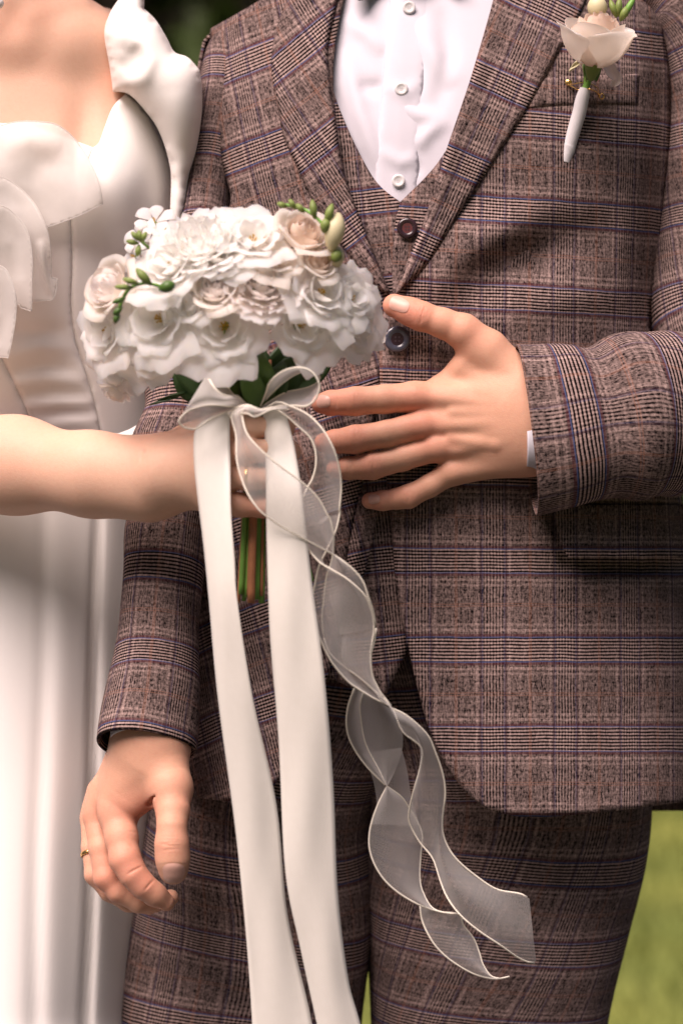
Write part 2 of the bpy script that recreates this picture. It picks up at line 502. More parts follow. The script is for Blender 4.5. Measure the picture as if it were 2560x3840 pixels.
# ================================================================== SETTING
def lawn():
    m, nt, bs = newmat('lawn')
    co = coords(nt)
    a = noisen(nt, co, .9, 4); b = noisen(nt, co, 45, 3, .7)
    c = mixc(nt, a*2.6-.8, (.10, .15, .022), (.29, .31, .06))
    c = mixc(nt, b*.4, c, (.20, .20, .04))
    nt.links.new(c.s, bs.inputs['Base Color']); bs.inputs['Roughness'].default_value = .9
    bump(nt, bs, b, .8, .03)
    n = 60; xs = np.linspace(-1, 1, n); g = np.sign(xs)*np.abs(xs)**2.2*250
    V = []; F = []
    for y in g:
        for x in g: V.append((x, y, 0.03*mnoise.noise(Vector((x*.15, y*.15, 0)))*min(1, math.hypot(x, y)/4)))
    for i in range(n-1):
        for j in range(n-1): F.append((i*n+j, i*n+j+1, (i+1)*n+j+1, (i+1)*n+j))
    o = obj('ground', mkmesh('ground', V, F), m); o['kind'] = 'structure'
    o['label'] = 'yellow green lawn'
    # blades
    rg = np.random.default_rng(5); V = []; F = []
    for k in range(26000):
        x = rg.uniform(-3.2, 3.2); y = rg.uniform(2.45, 8.5)
        h = rg.uniform(.03, .075); a = rg.uniform(0, 6.28); w = .004; dx, dy = math.cos(a)*w, math.sin(a)*w
        lx, ly = rg.normal(0, .02, 2); i = len(V)
        V += [(x-dx, y-dy, 0), (x+dx, y+dy, 0), (x+lx, y+ly, h)]; F.append((i, i+1, i+2))
    g = obj('grass', mkmesh('grass', V, F, smooth=False), simple('grass_blade', (.10, .125, .022), .6, .35, 3, .3, trans=.25)); g['kind'] = 'stuff'
lawn()
def added_dark_path():  # invented dark strip under the couple, out of view, to cut lawn bounce
    V = []; F = []; n = 60
    for i in range(n+1):
        x = -30+60*i/n; w = .12*math.sin(x*1.3)+.05*math.sin(x*4.1)
        for y in (-3.4+w, -1.2, .6, 2.35-w*.7): V.append((x, y, .034))
    for i in range(n):
        for j in range(3): F.append((i*4+j, (i+1)*4+j, (i+1)*4+j+1, i*4+j+1))
    o = obj('added_dark_path', mkmesh('added_dark_path', V, F), simple('added_path_asphalt', (.055, .052, .050), .9, .3, 90, .2, .4)); o['kind'] = 'structure'
added_dark_path()
def tree(x, y, h, r, seed, label, leafmat, name='leafy_tree', cat='tree', low=.02, n=5200, group='trees at the back of the lawn'):
    rg = np.random.default_rng(seed)
    t = thing(name, label, cat, (x, y, 0), group)
    V, F, U = tube_geo([(0, 0, -.1), (rg.normal(0, .05), rg.normal(0, .05), h*.35), (rg.normal(0, .15), 0, h*.8)],
                       [(h*.035,)*2, (h*.026,)*2, (h*.008,)*2], 10, 4)
    parts = [(V, F, U)]
    for k in range(7):
        a = rg.uniform(0, 6.28); z = h*rg.uniform(.3, .7)
        e = (math.cos(a)*r*.75, math.sin(a)*r*.75, z+h*.15)
        parts.append(tube_geo([(0, 0, z), (e[0]*.5, e[1]*.5, z+h*.05), e], [(h*.012,)*2, (h*.008,)*2, (.008,)*2], 6, 3))
    V, F, U = join_geo(parts)
    o = bpy.data.objects.new('trunk', merge_d(mkmesh('trunk', V, F))); C.objects.link(o); o.parent = t
    o.data.materials.append(M['bark'])
    # crown: leaf-sized faces gathered in clumps
    V = []; F = []
    cl = []
    for k in range(26):
        a = rg.uniform(0, 6.28); z = rg.uniform(low, .95); rr = r*math.sqrt(max(.05, 1-(max(z-.45, 0)/.6)**2))*rg.uniform(.35, .95)
        cl.append((math.cos(a)*rr, math.sin(a)*rr, z*h, r*rg.uniform(.28, .45)))
    for k in range(n):
        c = cl[rg.integers(len(cl))]; d = rg.normal(0, 1, 3); d /= np.linalg.norm(d)
        p = np.array(c[:3])+d*c[3]*rg.uniform(.5, 1.05)**.5
        if p[2] < .02: continue
        s = rg.uniform(.07, .15)*(1 if h > 3 else .3); u = rg.normal(0, 1, 3); u /= np.linalg.norm(u); w = np.cross(u, d+.3*rg.normal(0, 1, 3)); w /= np.linalg.norm(w)+1e-6
        i = len(V); V += [p-u*s, p+w*s*.5, p+u*s, p-w*s*.5]; F.append((i, i+1, i+2, i+3))
    o = bpy.data.objects.new('crown', mkmesh('crown', V, F, smooth=False)); C.objects.link(o); o.parent = t
    o.data.materials.append(leafmat)
    return t
M['bark'] = simple('bark', (.07, .05, .035), .9, .3, 12, .2, .5)
M['foliage_dark'] = simple('foliage_dark', (.030, .055, .014), .6, .5, 2.5, .3, trans=.15)
M['foliage_mid'] = simple('foliage_mid', (.055, .085, .02), .6, .4, 2.5, .3, trans=.2)
M['foliage_light'] = simple('foliage_light', (.30, .36, .07), .6, .3, 4, .3, trans=.4)
tl = [(-6.5, 9.5, 6), (-4.4, 8.6, 5.6), (-2.6, 9.4, 6.2), (-.95, 8.4, 5.4), (.35, 9.2, 6.0), (2.0, 8.5, 5.6), (3.8, 9.4, 6.3), (5.8, 8.8, 5.8),
      (-5.3, 12, 7.5), (-2.6, 12.4, 8), (-.2, 12, 7.6), (2.6, 12.2, 7.8), (5.2, 12, 7.4)]
tlab = ['far left dark tree beyond the bride', 'dark bushy tree behind the bride', 'dark leafy tree behind the bride\'s shoulder',
        'dark green tree seen between the bride and the groom', 'dark tree hidden behind the groom\'s shoulder', 'dark tree behind the groom', 'tall dark tree right of the groom', 'rightmost dark tree of the front row']
for i, (x, y, h) in enumerate(tl):
    lab = tlab[i] if i < 8 else ('leftmost', 'second from left', 'middle', 'second from right', 'rightmost')[i-8]+' of the taller trees in the rear row'
    tree(x, y, h, 1.55 if i < 8 else 1.9, 20+i, lab, M['foliage_dark'] if i % 3 else M['foliage_mid'])
tree(-.80, 6.6, 1.72, .42, 77, 'small sunlit yellow green shrub glimpsed between the couple under the bouquet', M['foliage_light'], 'shrub', 'shrub', low=.05, n=2600, group=None)

def added_tree_belt():
    # unseen belt of trees on the other sides, added to cut low sky light
    rg = np.random.default_rng(9); V = []; F = []
    for k in range(15000):
        a = rg.uniform(math.radians(150), math.radians(390)); r = rg.uniform(12.5, 15.5)
        h = 8.5+1.6*math.sin(a*9)+1.0*math.sin(a*23+1); z = h*rg.uniform(0, 1)**.8
        r += 1.2*math.sin(a*17+z); p = np.array([math.cos(a)*r, math.sin(a)*r, z]); s = rg.uniform(.16, .38)
        u = rg.normal(0, 1, 3); u /= np.linalg.norm(u); w = np.cross(u, rg.normal(0, 1, 3)); w /= np.linalg.norm(w)+1e-6
        i = len(V); V += [p-u*s, p+w*s*.55, p+u*s, p-w*s*.55]; F.append((i, i+1, i+2, i+3))
    for k in range(40):
        a = math.radians(150+240*k/39); r = 13.8
        t = tube_geo([(math.cos(a)*r, math.sin(a)*r, -.1), (math.cos(a)*r, math.sin(a)*r, 3), (math.cos(a)*r+.2, math.sin(a)*r, 6.5)], [(.16, .16), (.12, .12), (.04, .04)], 7, 2, ref=(0, 1, 0))
        n = len(V); V += list(t[0]); F += [tuple(i+n for i in f) for f in t[1]]
    o = obj('added_tree_belt', mkmesh('added_tree_belt', V, F, smooth=False), M['foliage_dark']); o['kind'] = 'stuff'
added_tree_belt()

# ================================================================== GROOM
groom = thing('person', 'man in brown plaid three piece suit with one hand flat on his stomach', 'person', tuple(W(1620, 1920, -.13).xy)+(0,))
TY = [-300, 0, 250, 500, 900, 1270, 1700, 2200, 2700, 3100]
TC = [1640, 1640, 1635, 1620, 1600, 1580, 1610, 1625, 1625, 1625]
TA = [560, 850, 900, 910, 895, 880, 930, 975, 985, 985]
TB = [.075, .10, .115, .12, .12, .115, .115, .12, .12, .12]
TF = [-.075, -.032, -.012, 0, .006, .004, .008, .004, .0, -.002]
GF = [  # jacket folds: drag lines from the button, hollow under the chest
    ([(1560, 1130), (1740, 960), (1930, 850), (2060, 830)], 80, .010),
    ([(1700, 1110), (1900, 985), (2120, 900), (2330, 880)], 85, -.014),
    ([(1640, 820), (1730, 740), (1830, 700)], 70, -.004),
    ([(1900, 1180), (2150, 1120), (2400, 1100)], 60, .004),
    ([(2330, 150), (2400, 500), (2390, 900)], 90, .004),
    ([(2090, 2112), (2350, 2122), (2800, 2112)], 22, -.024), ([(2060, 1850), (2085, 1990), (2122, 2130)], 16, -.012),  # not folds: grooves added along the pocket flap to deepen its shadow
    ([(2480, 60), (2470, 500), (2440, 1000), (2440, 1250)], 55, -.016),
    ([(1700, 1950), (1900, 2050), (2150, 2100)], 70, -.003),
    ([(1950, 2200), (1960, 2600), (1990, 3000)], 120, .004),
    ([(2330, 2150), (2330, 2600), (2350, 3040)], 110, -.004),
    ([(1650, 2150), (1700, 2500), (1800, 2900)], 80, -.003),
    ([(930, 250), (960, 500), (1050, 760)], 70, .003),
]
def Gbase(x, y):
    x = np.asarray(x, float); y = np.asarray(y, float)
    c = smt(y, TY, TC); a = smt(y, TY, TA); b = smt(y, TY, TB); f = smt(y, TY, TF)
    u = np.clip(np.abs((x-c)/a), 0, .985)
    return f+b*((1-u**2.5)**.55-1)
GFF = [f for f in GF if f[2] > -.02 and f[2] != -.012]
def G(off, fold=1.0):
    return lambda x, y: Gbase(x, y)+off+fold*folds(np.asarray(x, float), np.asarray(y, float), GF)+(.030*np.clip((np.asarray(y, float)-2150)/900, 0, 1)**1.3 if fold == 1.0 else 0)
def uvt(rot=0, sl=0.0, oy=2101, ox=1850, cx=1500, bend=0.):
    """fabric coordinates in px/1000, rotated by rot degrees about a point, arc-corrected towards the sides."""
    def f(x, y):
        c = np.interp(y, TY, TC); a = np.interp(y, TY, TA)
        u = np.clip((x-c)/a, -.985, .985); xa = x+(a*np.arcsin(u)-(x-c))*.55
        r = math.radians(rot); X = xa-cx; Y = y-oy
        U_ = X*math.cos(r)+Y*math.sin(r); V_ = -X*math.sin(r)+Y*math.cos(r)
        V_ = V_-bend*(xa-cx)*np.clip((2300-y)/1800, 0, 1)
        return (U_+(cx-ox)+141)/1000, (V_+167.5)/1000
    return f
jacket = None
# --- shirt
shirt = panel('shirt', [[(1180, -330), (1200, 0), (1225, 400), (1330, 760)], [(1330, 760), (1500, 840)], [(1500, 840), (1660, 760)], [(1660, 760), (1800, 420), (1900, 0), (1960, -330)], [(1960, -330), (1180, -330)]],
     lambda x, y: Gbase(x, y)+.0015+1.1*folds(x, y, [([(1290, 180), (1350, 420), (1430, 640)], 30, .0045), ([(1250, 330), (1330, 560), (1420, 720)], 26, -.004),
        ([(1560, 60), (1640, 230), (1690, 330)], 38, .004), ([(1650, 30), (1680, 200), (1640, 420)], 34, -.0035), ([(1560, 560), (1600, 500), (1680, 440)], 28, .0035),
        ([(1280, 60), (1380, 130), (1440, 200)], 30, .0035), ([(1480, 380), (1560, 430), (1650, 440)], 26, .003), ([(1480, 600), (1540, 640), (1580, 620)], 22, -.003),
        ([(1340, 320), (1400, 330), (1440, 320)], 26, -.003), ([(1520, 120), (1560, 250), (1560, 360)], 26, -.003)]),
     M['shirt'], groom, step=16, thick=.001)
panel('placket', [[(1468, -330), (1460, 0), (1436, 270), (1412, 570), (1400, 760)], [(1400, 760), (1560, 790)], [(1560, 790), (1572, 570), (1590, 270), (1612, 0), (1620, -330)], [(1620, -330), (1468, -330)]],
     lambda x, y: Gbase(x, y)+.0042-.0024*np.clip((x-1500)/90, 0, 1)+folds(x, y, [([(1440, 320), (1520, 350), (1580, 300)], 24, .002), ([(1420, 560), (1500, 610), (1570, 590)], 24, .0025)]),
     M['shirt'], shirt, step=16, thick=.0008)
def button(name, px, py, dep, R, rim, mat, cmat, parent, tilt=(0, 0), holes=4, thread=None):
    """lathe button facing the camera with holes."""
    prof = [(0, .30), (.40, .32), (.55, .48), (.66, .62), (.80, .66), (.93, .52), (1, .25), (.94, .0)]
    r = R/S; V = []; F = []; n = 28
    for i, (a, b) in enumerate(prof):
        if i == 0: V.append((0, -b*r*.35, 0)); continue
        for j in range(n):
            t = 2*math.pi*j/n; V.append((a*r*math.cos(t), -b*r*.35, a*r*math.sin(t)))
    for j in range(n): F.append((0, 1+j, 1+(j+1) % n))
    for i in range(len(prof)-2):
        for j in range(n):
            a = 1+i*n+j; b = 1+i*n+(j+1) % n; F.append((a, a+n, b+n, b))
    o = obj(name, merge_d(mkmesh(name, V, F)), mat, parent); base = W(px, py, dep)
    o.location = base-ROOTLOC(parent); o.rotation_euler = (tilt[0], 0, tilt[1])
    if cmat is not mat:
        V = [(0, -.35*r*.34, 0)]+[(.50*r*math.cos(2*math.pi*j/n), -.35*r*.42, .50*r*math.sin(2*math.pi*j/n)) for j in range(n)]
        c = bpy.data.objects.new('button_centre', mkmesh('button_centre', V, [(0, 1+j, 1+(j+1) % n) for j in range(n)])); C.objects.link(c); c.parent = o; c.data.materials.append(cmat)
    V = []; F = []
    for k in range(holes):
        a = math.pi/4+k*math.pi/2; hx, hz = .2*r*math.cos(a), .2*r*math.sin(a); i = len(V); hr = .085*r
        V += [(hx+hr*math.cos(t), -.35*r*.46, hz+hr*math.sin(t)) for t in np.linspace(0, 2*math.pi, 10)[:-1]]; F.append(tuple(range(i, i+9)))
    hm = bpy.data.objects.new('thread', mkmesh('thread', V, F, smooth=False)); C.objects.link(hm); hm.parent = o; hm.data.materials.append(thread or M['thread'])
    return o
tw = simple('white_thread', (.55, .53, .56), .7)
for (x, y) in ((1533, 28), (1504, 333), (1493, 678)):
    button('shirt_button', x, y, float(Gbase(x, y))+.0062, 25, .6, M['button_white'], M['button_white'], shirt, thread=tw)
# bow tie (only its lower edge enters the picture)
V, F, U = panel_geo([[(1330, -150), (1318, -60), (1345, 2), (1400, -26)], [(1400, -26), (1500, -75), (1620, -60), (1700, -50)], [(1700, -50), (1730, -80), (1700, -150)], [(1700, -150), (1500, -95)], [(1500, -95), (1330, -150)]], lambda x, y: Gbase(x, y)+.022+.006*np.cos(x/35.), None, step=14, roll=.004)
solid(obj('bow_tie', mkmesh('bow_tie', V, F, [(0, 0)]*len(V)), M['bow_dark'], groom), .006)
# collar wings
for s in ((1440, -60, 1330), (1590, -60, 1740)):
    panel('collar_wing', [[(s[0], -250), (s[0]-(20 if s[0] < 1500 else -20), -110)], [(s[0]-(20 if s[0] < 1500 else -20), -110), (s[2], -60)], [(s[2], -60), (s[2]-(60 if s[0] < 1500 else -60), -330)], [(s[2]-(60 if s[0] < 1500 else -60), -330), (s[0], -250)]], lambda x, y: Gbase(x, y)+.012, M['shirt'], shirt, thick=.002)

# --- waistcoat
WO = .0075
waist = panel('waistcoat', [[(1100, -100), (1190, 120), (1270, 400), (1395, 660), (1500, 757)], [(1500, 757), (1512, 900), (1500, 1200), (1520, 1700), (1535, 2200), (1532, 2430)],
     [(1532, 2430), (1442, 2618)], [(1442, 2618), (1340, 2590), (1230, 2540), (1080, 2490)], [(1080, 2490), (1000, 1900), (1000, 900), (1000, -100)], [(1000, -100), (1100, -100)]],
     G(WO, .3), M['suit'], groom, uvfn=uvt(-6, 0, 2101, 1450, 1400), step=22, thick=.002)
panel('waistcoat_front', [[(1985, -100), (1880, 120), (1760, 400), (1640, 610), (1500, 757)], [(1500, 757), (1478, 860), (1470, 1060), (1480, 1500), (1510, 2200), (1532, 2430)],
     [(1532, 2430), (1700, 2560)], [(1700, 2560), (1900, 1900), (2000, 900), (2050, -100)], [(2050, -100), (1985, -100)]],
     G(WO+.0028, .3), M['suit'], waist, uvfn=uvt(4, 0, 2101+60, 1590, 1500), step=22, thick=.002)
bw = button('waistcoat_button', 1526, 856, float(Gbase(1526, 856))+WO+.006, 39, .6, M['button_dark'], M['button_red'], waist)

# --- trousers
def legtube(ctr, ph, ushift):
    pts = [W(c, y, d) for (c, y, d, a, b) in ctr]; rad = [(b, a/S*(D-d)/D) for (c, y, d, a, b) in ctr]
    def disp(s, th, L):
        return .004*math.sin(s*26+ph+2*math.sin(th*2+ph))*max(0, math.cos(th+.5))*math.exp(-s*1.2)+.003*math.sin(3*th+s*8+ph)
    return tube_geo(pts, rad, 56, 12, ref=(0, -1, 0), disp=disp, sq=2.3, ushift=ushift, v0=.02, th0=math.pi)
L1 = legtube([(1130, 2150, -.145, 470, .10), (1090, 2500, -.145, 500, .105), (1000, 2950, -.156, 430, .11), (948, 3400, -.172, 466, .11), (895, 3840, -.180, 472, .105), (905, 4400, -.185, 400, .09), (930, 5200, -.18, 330, .075), (950, 6080, -.18, 300, .075)], 0, .02)
L2 = legtube([(1800, 2150, -.145, 540, .10), (1850, 2500, -.145, 560, .105), (1900, 2950, -.160, 545, .115), (1862, 3400, -.175, 498, .112), (1818, 3840, -.184, 440, .105), (1790, 4400, -.185, 400, .09), (1740, 5200, -.18, 330, .075), (1700, 6080, -.18, 300, .075)], 2, .05)
V, F, U = join_geo([L1, L2])
me = mkmesh('trousers', V, F, U); trousers = obj('trousers', me, M['suit'], groom)
# --- shoes
for i, x in enumerate((950, 1700)):
    V, F, U = tube_geo([W(x, 6130, -.22), W(x, 6120, -.12), W(x, 6150, 0.0), W(x, 6170, .05)], [(.045, .04), (.05, .042), (.035, .046), (.012, .02)], 16, 5, ref=(0, 0, 1))
    obj('shoe', merge_d(mkmesh('shoe', V, F)), M['shoe'], groom)

# --- jacket
JL, JR = .0135, .018
jacket = panel('jacket', [[(1890, -330), (1880, -60), (1790, 245), (1690, 520), (1620, 775), (1560, 960), (1478, 1098)],
     [(1478, 1098), (1436, 1180), (1421, 1300), (1425, 1450), (1445, 1750), (1465, 1950), (1480, 2150), (1500, 2290), (1530, 2430), (1562, 2570), (1610, 2740), (1690, 2900), (1790, 3010), (1900, 3055), (2020, 3066)],
     [(2020, 3066), (2300, 3042), (2575, 3005)], [(2575, 3005), (2600, 2700), (2590, 2200), (2525, 1700), (2440, 1270), (2480, 900), (2512, 500), (2500, 200), (2430, 20), (2150, -150), (1980, -260), (1890, -330)]],
     G(JR), M['suit'], groom, uvfn=uvt(0, 0, 2101, 1850, 1500, bend=.075), step=20, thick=.0026, roll=.0022, rw=9)
panel('jacket_front', [[(1370, -330), (1300, -60), (1250, 250), (1275, 560), (1350, 850), (1461, 1090)],
     [(1461, 1090), (1440, 1300), (1400, 1600), (1345, 1880), (1306, 2060), (1290, 2200), (1262, 2400), (1175, 2700), (1060, 2900), (1021, 2952)], [(1021, 2952), (960, 2990), (862, 3004), (730, 2988), (672, 2960)],
     [(672, 2960), (680, 2500), (690, 2000), (725, 1500), (730, 1200), (760, 900), (862, 770), (832, 600), (802, 330), (788, 108)], [(788, 108), (990, -10), (1200, -150), (1370, -330)]],
     lambda x, y: G(JL)(x, y)+folds(x, y, [([(1330, 1900), (1300, 2080), (1268, 2300)], 26, .007), ([(1400, 1850), (1370, 2050), (1330, 2200)], 24, -.006), ([(1060, 1350), (1130, 1500), (1150, 1700)], 60, -.008)]),
     M['suit'], jacket, uvfn=uvt(-17, 0, 1950, 1330, 971), step=20, thick=.0026, roll=.002, rw=9)
# waist overlap below the hand: turned back edge strip
panel('jacket_facing', [[(1345, 1860), (1306, 2060), (1288, 2210)], [(1288, 2210), (1345, 2215)], [(1345, 2215), (1385, 2080), (1420, 1900)], [(1420, 1900), (1345, 1860)]],
     lambda x, y: Gbase(x, y)+.022+folds(x, y, [([(1380, 1870), (1345, 2040), (1320, 2200)], 22, .006)]), M['suit'], jacket, uvfn=uvt(-14, 0, 2120, 1330, 1330), step=12, thick=.002)
def lapel(name, segs, base, rot, oy, ox, cx, foldline):
    def dep(x, y):
        d = np.full_like(x, 1e9)
        for a, b in zip(foldline[:-1], foldline[1:]): d = np.minimum(d, segdist(x, y, a, b)[0])
        return Gbase(x, y)+base+.0045+.0045*np.exp(-(d/45)**2)-.004*np.exp(-(d/9)**2)+folds(x, y, GF)*.5
    return panel(name, segs, dep, M['suit'], jacket, uvfn=uvt(rot, 0, oy, ox, cx), step=16, thick=.0024, roll=.0022, rw=8)
fr = [(1905, -330), (1862, -60), (1778, 245), (1725, 408), (1672, 563), (1606, 775), (1550, 922), (1474, 1102)]
lapel('lapel', [fr, [(1474, 1102), (1500, 1092), (1606, 980), (1704, 824), (1843, 612), (1982, 392), (2108, 167), (2186, 25), (2215, -90)], [(2215, -90), (2120, -140)], [(2120, -140), (1905, -330)]], JR, 24, 300, 1905, 1850, fr)
fl = [(1370, -330), (1282, -60), (1230, 163), (1240, 330), (1255, 430), (1292, 653), (1388, 915), (1463, 1100)]
lapel('lapel', [fl, [(1463, 1100), (1420, 1085), (1340, 1000), (1200, 800), (1151, 710), (1118, 637), (1061, 506), (1045, 408), (1018, 275), (1030, 130), (1100, -60), (1220, -330)], [(1220, -330), (1370, -330)]], JL, -36, 560, 1160, 1160, fl)
# pockets
panel('breast_pocket_welt', [[(1975, 404), (2150, 392), (2392, 392)], [(2392, 392), (2396, 277)], [(2396, 277), (2200, 283), (2030, 291)], [(2030, 291), (1975, 404)]], G(JR+.0022), M['suit'], jacket, uvfn=uvt(0, 0, 2125, 1850, 1500, bend=.075), step=14, thick=.0018, rw=6)
panel('pocket_flap', [[(2070, 1890), (2082, 1960), (2102, 2040), (2130, 2090)], [(2130, 2090), (2350, 2093), (2575, 2086)], [(2575, 2086), (2580, 1890)], [(2580, 1890), (2070, 1890)]], lambda x, y: Gbase(x, y)+JR+.007+folds(x, y, GFF)+.020*np.clip((y-1890)/200, 0, 1), M['suit'], jacket, uvfn=uvt(0, 0, 2101, 1850, 1500, bend=.03), step=14, thick=.0024, rw=8)
# jacket back: half shell closing the sides
V = []; F = []; U = []; nr, na = 60, 40
ys = np.linspace(-300, 3040, nr)
for i, y in enumerate(ys):
    c, a, b, f = [float(np.interp(y, TY, T)) for T in (TC, TA, TB, TF)]
    if y < 108: a = min(a, c-(788+(108-y)*1.75))
    for j in range(na+1):
        t = math.pi*j/na; x = c+a*.995*math.cos(t); dep = f-b*.86-(.13 if y > 100 else .13*max(.3, (y+400)/500))*math.sin(t)
        V.append(W(x, y, dep)); U.append(((j/na)*a*2.6/1000, (y+30)/1000))
for i in range(nr-1):
    for j in range(na):
        p = i*(na+1)+j; F.append((p, p+1, p+na+2, p+na+1))
solid(obj('jacket_back', mkmesh('jacket_back', V, F, U), M['suit'], jacket), .003, 1)
# fastened button on the stomach
button('jacket_button', 1489, 1272, float(Gbase(1489, 1272))+JR+.006, 49, .6, M['button_grey'], M['button_dark'], jacket)

# sleeves
def sleeve(ctr, disp, ref, ush, v0, sq=2.1, nper=16, nseg=64, uscale=1.0):
    pts = [W(x, y, d) for (x, y, d, ra, rb) in ctr]; rad = [(ra, rb/S*(D-d)/D) for (x, y, d, ra, rb) in ctr]
    V, F, U = tube_geo(pts, rad, nseg, nper, ref=ref, disp=disp, caps=False, sq=sq, ushift=ush, v0=v0, uscale=uscale, th0=math.pi)
    return V, F, U
def dl(s, th, L):     # hanging arm: soft diagonal creases at elbow and wrist
    r = L-s
    e = math.exp(-((r-.30)/.09)**2)
    return .0055*e*math.sin(70*s+2.2*math.sin(th+.6))*(.6+.4*math.cos(th-.8))+.0028*math.sin(34*s+2*th)*math.exp(-(r/.2)**2)+.0015*math.sin(3*th+9*s)
V, F, U = sleeve([(960, 120, -.125, .030, 40), (890, 175, -.122, .052, 100), (850, 350, -.118, .062, 118), (795, 650, -.105, .062, 125), (745, 1000, -.08, .06, 135), (700, 1400, -.05, .058, 150), (650, 1800, -.025, .056, 150),
     (615, 2150, .0, .054, 150), (580, 2480, .022, .052, 163), (545, 2800, .055, .047, 182)], dl, (0, -1, 0), .066, -.02)
sl = obj('sleeve', mkmesh('sleeve', V, F, U), M['suit'], jacket); solid(sl, .0028)
def dr(s, th, L):     # bent arm: bunched folds at the elbow side of the forearm
    r = L-s
    top = max(0, math.cos(th-1.7))
    return (.009*math.exp(-((r-.100)/.020)**2)*(.35+.65*abs(math.cos(th*.5+.4)))-.008*math.exp(-((r-.068)/.015)**2)*(.4+.6*math.sin(th+.8))
            + .006*math.sin(60*s+3*math.sin(th))*math.exp(-((r-.20)/.07)**2)+.0016*math.sin(3*th+14*s))
V, F, U = sleeve([(2450, -110, -.125, .035, 110), (2590, 30, -.122, .055, 175), (2685, 350, -.118, .062, 200), (2688, 800, -.11, .068, 225), (2700, 1200, -.09, .072, 270), (2830, 1480, -.055, .075, 260),
     (2760, 1590, -.01, .07, 270), (2560, 1555, .02, .062, 300), (2380, 1560, .038, .058, 292), (2200, 1585, .05, .055, 300), (2080, 1605, .055, .053, 312), (1972, 1618, .056, .050, 325)], dr, (0, -1, 0), .11, .018)
sr = obj('sleeve', mkmesh('sleeve', V, F, U), M['suit'], jacket); solid(sr, .0028)
# shirt cuffs
V, F, U = tube_geo([W(2200, 1600, .05), W(2090, 1640, .047), W(2030, 1650, .046), W(1966, 1652, .046)], [(.036, .045), (.036, .035), (.033, .031), (.0305, .029)], 40, 6, ref=(0, -1, 0), caps=False, th0=math.pi)
solid(obj('shirt_cuff', mkmesh('shirt_cuff', V, F, U), M['shirt'], shirt), .0018)
V, F, U = tube_geo([W(572, 2560, .03), W(563, 2720, .048), W(556, 2790, .056)], [(.040, .036), (.040, .036), (.040, .035)], 40, 6, ref=(0, -1, 0), caps=False)
solid(obj('shirt_cuff', mkmesh('shirt_cuff', V, F, U), M['shirt'], shirt), .0018)

# --- skin: hands in fine resolution, the rest of the body coarse, one mesh
HL = .034      # depth of the flat hand's middle layer
def hand_left(P):
    f = []
    f.append(digit(P, [(1640, 1500, .040, 50), (1551, 1489, .041, 58), (1440, 1497, .043, 53), (1330, 1505, .044, 53), (1290, 1508, .041, 47), (1240, 1511, .037, 46), (1205, 1513, .034, 38)]))
    f.append(digit(P, [(1680, 1590, .042, 50), (1574, 1596, .044, 56), (1450, 1628, .047, 51), (1330, 1648, .048, 53), (1296, 1652, .045, 46), (1255, 1656, .040, 44), (1215, 1660, .035, 37)]))
    f.append(digit(P, [(1730, 1675, .042, 46), (1628, 1680, .044, 52), (1510, 1718, .046, 47), (1395, 1748, .047, 50), (1355, 1752, .044, 44), (1305, 1756, .040, 42), (1258, 1758, .035, 35)]))
    f.append(digit(P, [(1790, 1750, .038, 44), (1690, 1772, .039, 48), (1610, 1822, .040, 42), (1530, 1862, .040, 44), (1490, 1870, .038, 38), (1435, 1877, .035, 37), (1386, 1878, .032, 31)]))
    th = digit(P, [(1920, 1400, .040, 70), (1830, 1310, .044, 72), (1735, 1243, .047, 65), (1660, 1212, .048, 54), (1577, 1185, .048, 53), (1535, 1168, .046, 50), (1478, 1146, .043, 44)], .005)
    palm = None
    for (a, b) in (((1951, 1490, .047, 74), (1590, 1492, .040, 54)), ((1980, 1560, .048, 74), (1610, 1592, .042, 54)), ((1990, 1630, .047, 72), (1660, 1680, .041, 50)), ((1980, 1700, .043, 66), (1716, 1764, .037, 46)),
                   ((1940, 1420, .045, 74), (1790, 1320, .043, 62)), ((1900, 1500, .043, 80), (1740, 1380, .040, 44))):
        c = cap(P, S3(*a[:3]), S3(*b[:3]), pxr(a[3]), pxr(b[3])); palm = c if palm is None else smin(palm, c, .010)
    wr = cap(P, S3(2400, 1600, .045), S3(1990, 1585, .046), pxr(165), pxr(160), flat=.66)
    palm = smin(palm, wr, .022)
    pad = ell(P, S3(1830, 1570, .030), (.040, .015, .036)); palm = smin(palm, pad, .012)
    web = cap(P, S3(1790, 1340, .036), S3(1650, 1440, .034), pxr(34), pxr(26)); palm = smin(palm, web, .014)
    d = None
    for q, k in ((th, .010), (f[0], .0065), (f[1], .0065), (f[2], .0065), (f[3], .0065)):
        e = smin(q, palm, k); d = e if d is None else smin(d, e, .0012)
    # extensor tendons and a vein on the back of the hand, knuckle bumps
    for a, b, r in (((1600, 1492, .0505), (1900, 1520, .0610), 8), ((1650, 1603, .0525), (1900, 1580, .0625), 8), ((1700, 1690, .0505), (1920, 1640, .0610), 8),
                    ((1700, 1545, .0545), (1960, 1540, .0635), 7), ((1690, 1645, .0535), (1860, 1665, .0600), 8), ((1860, 1665, .0610), (1980, 1620, .0640), 8)):
        d = smin(d, cap(P, S3(*a), S3(*b), pxr(r)), .008)
    for (x, y, z, r) in ((1556, 1488, .0535, 26), (1580, 1597, .0565, 26), (1634, 1680, .0550, 24), (1690, 1770, .0490, 22)):
        d = smin(d, ell(P, S3(x, y, z), (pxr(r)*1.2, pxr(r)*.6, pxr(r))), .006)
    return d
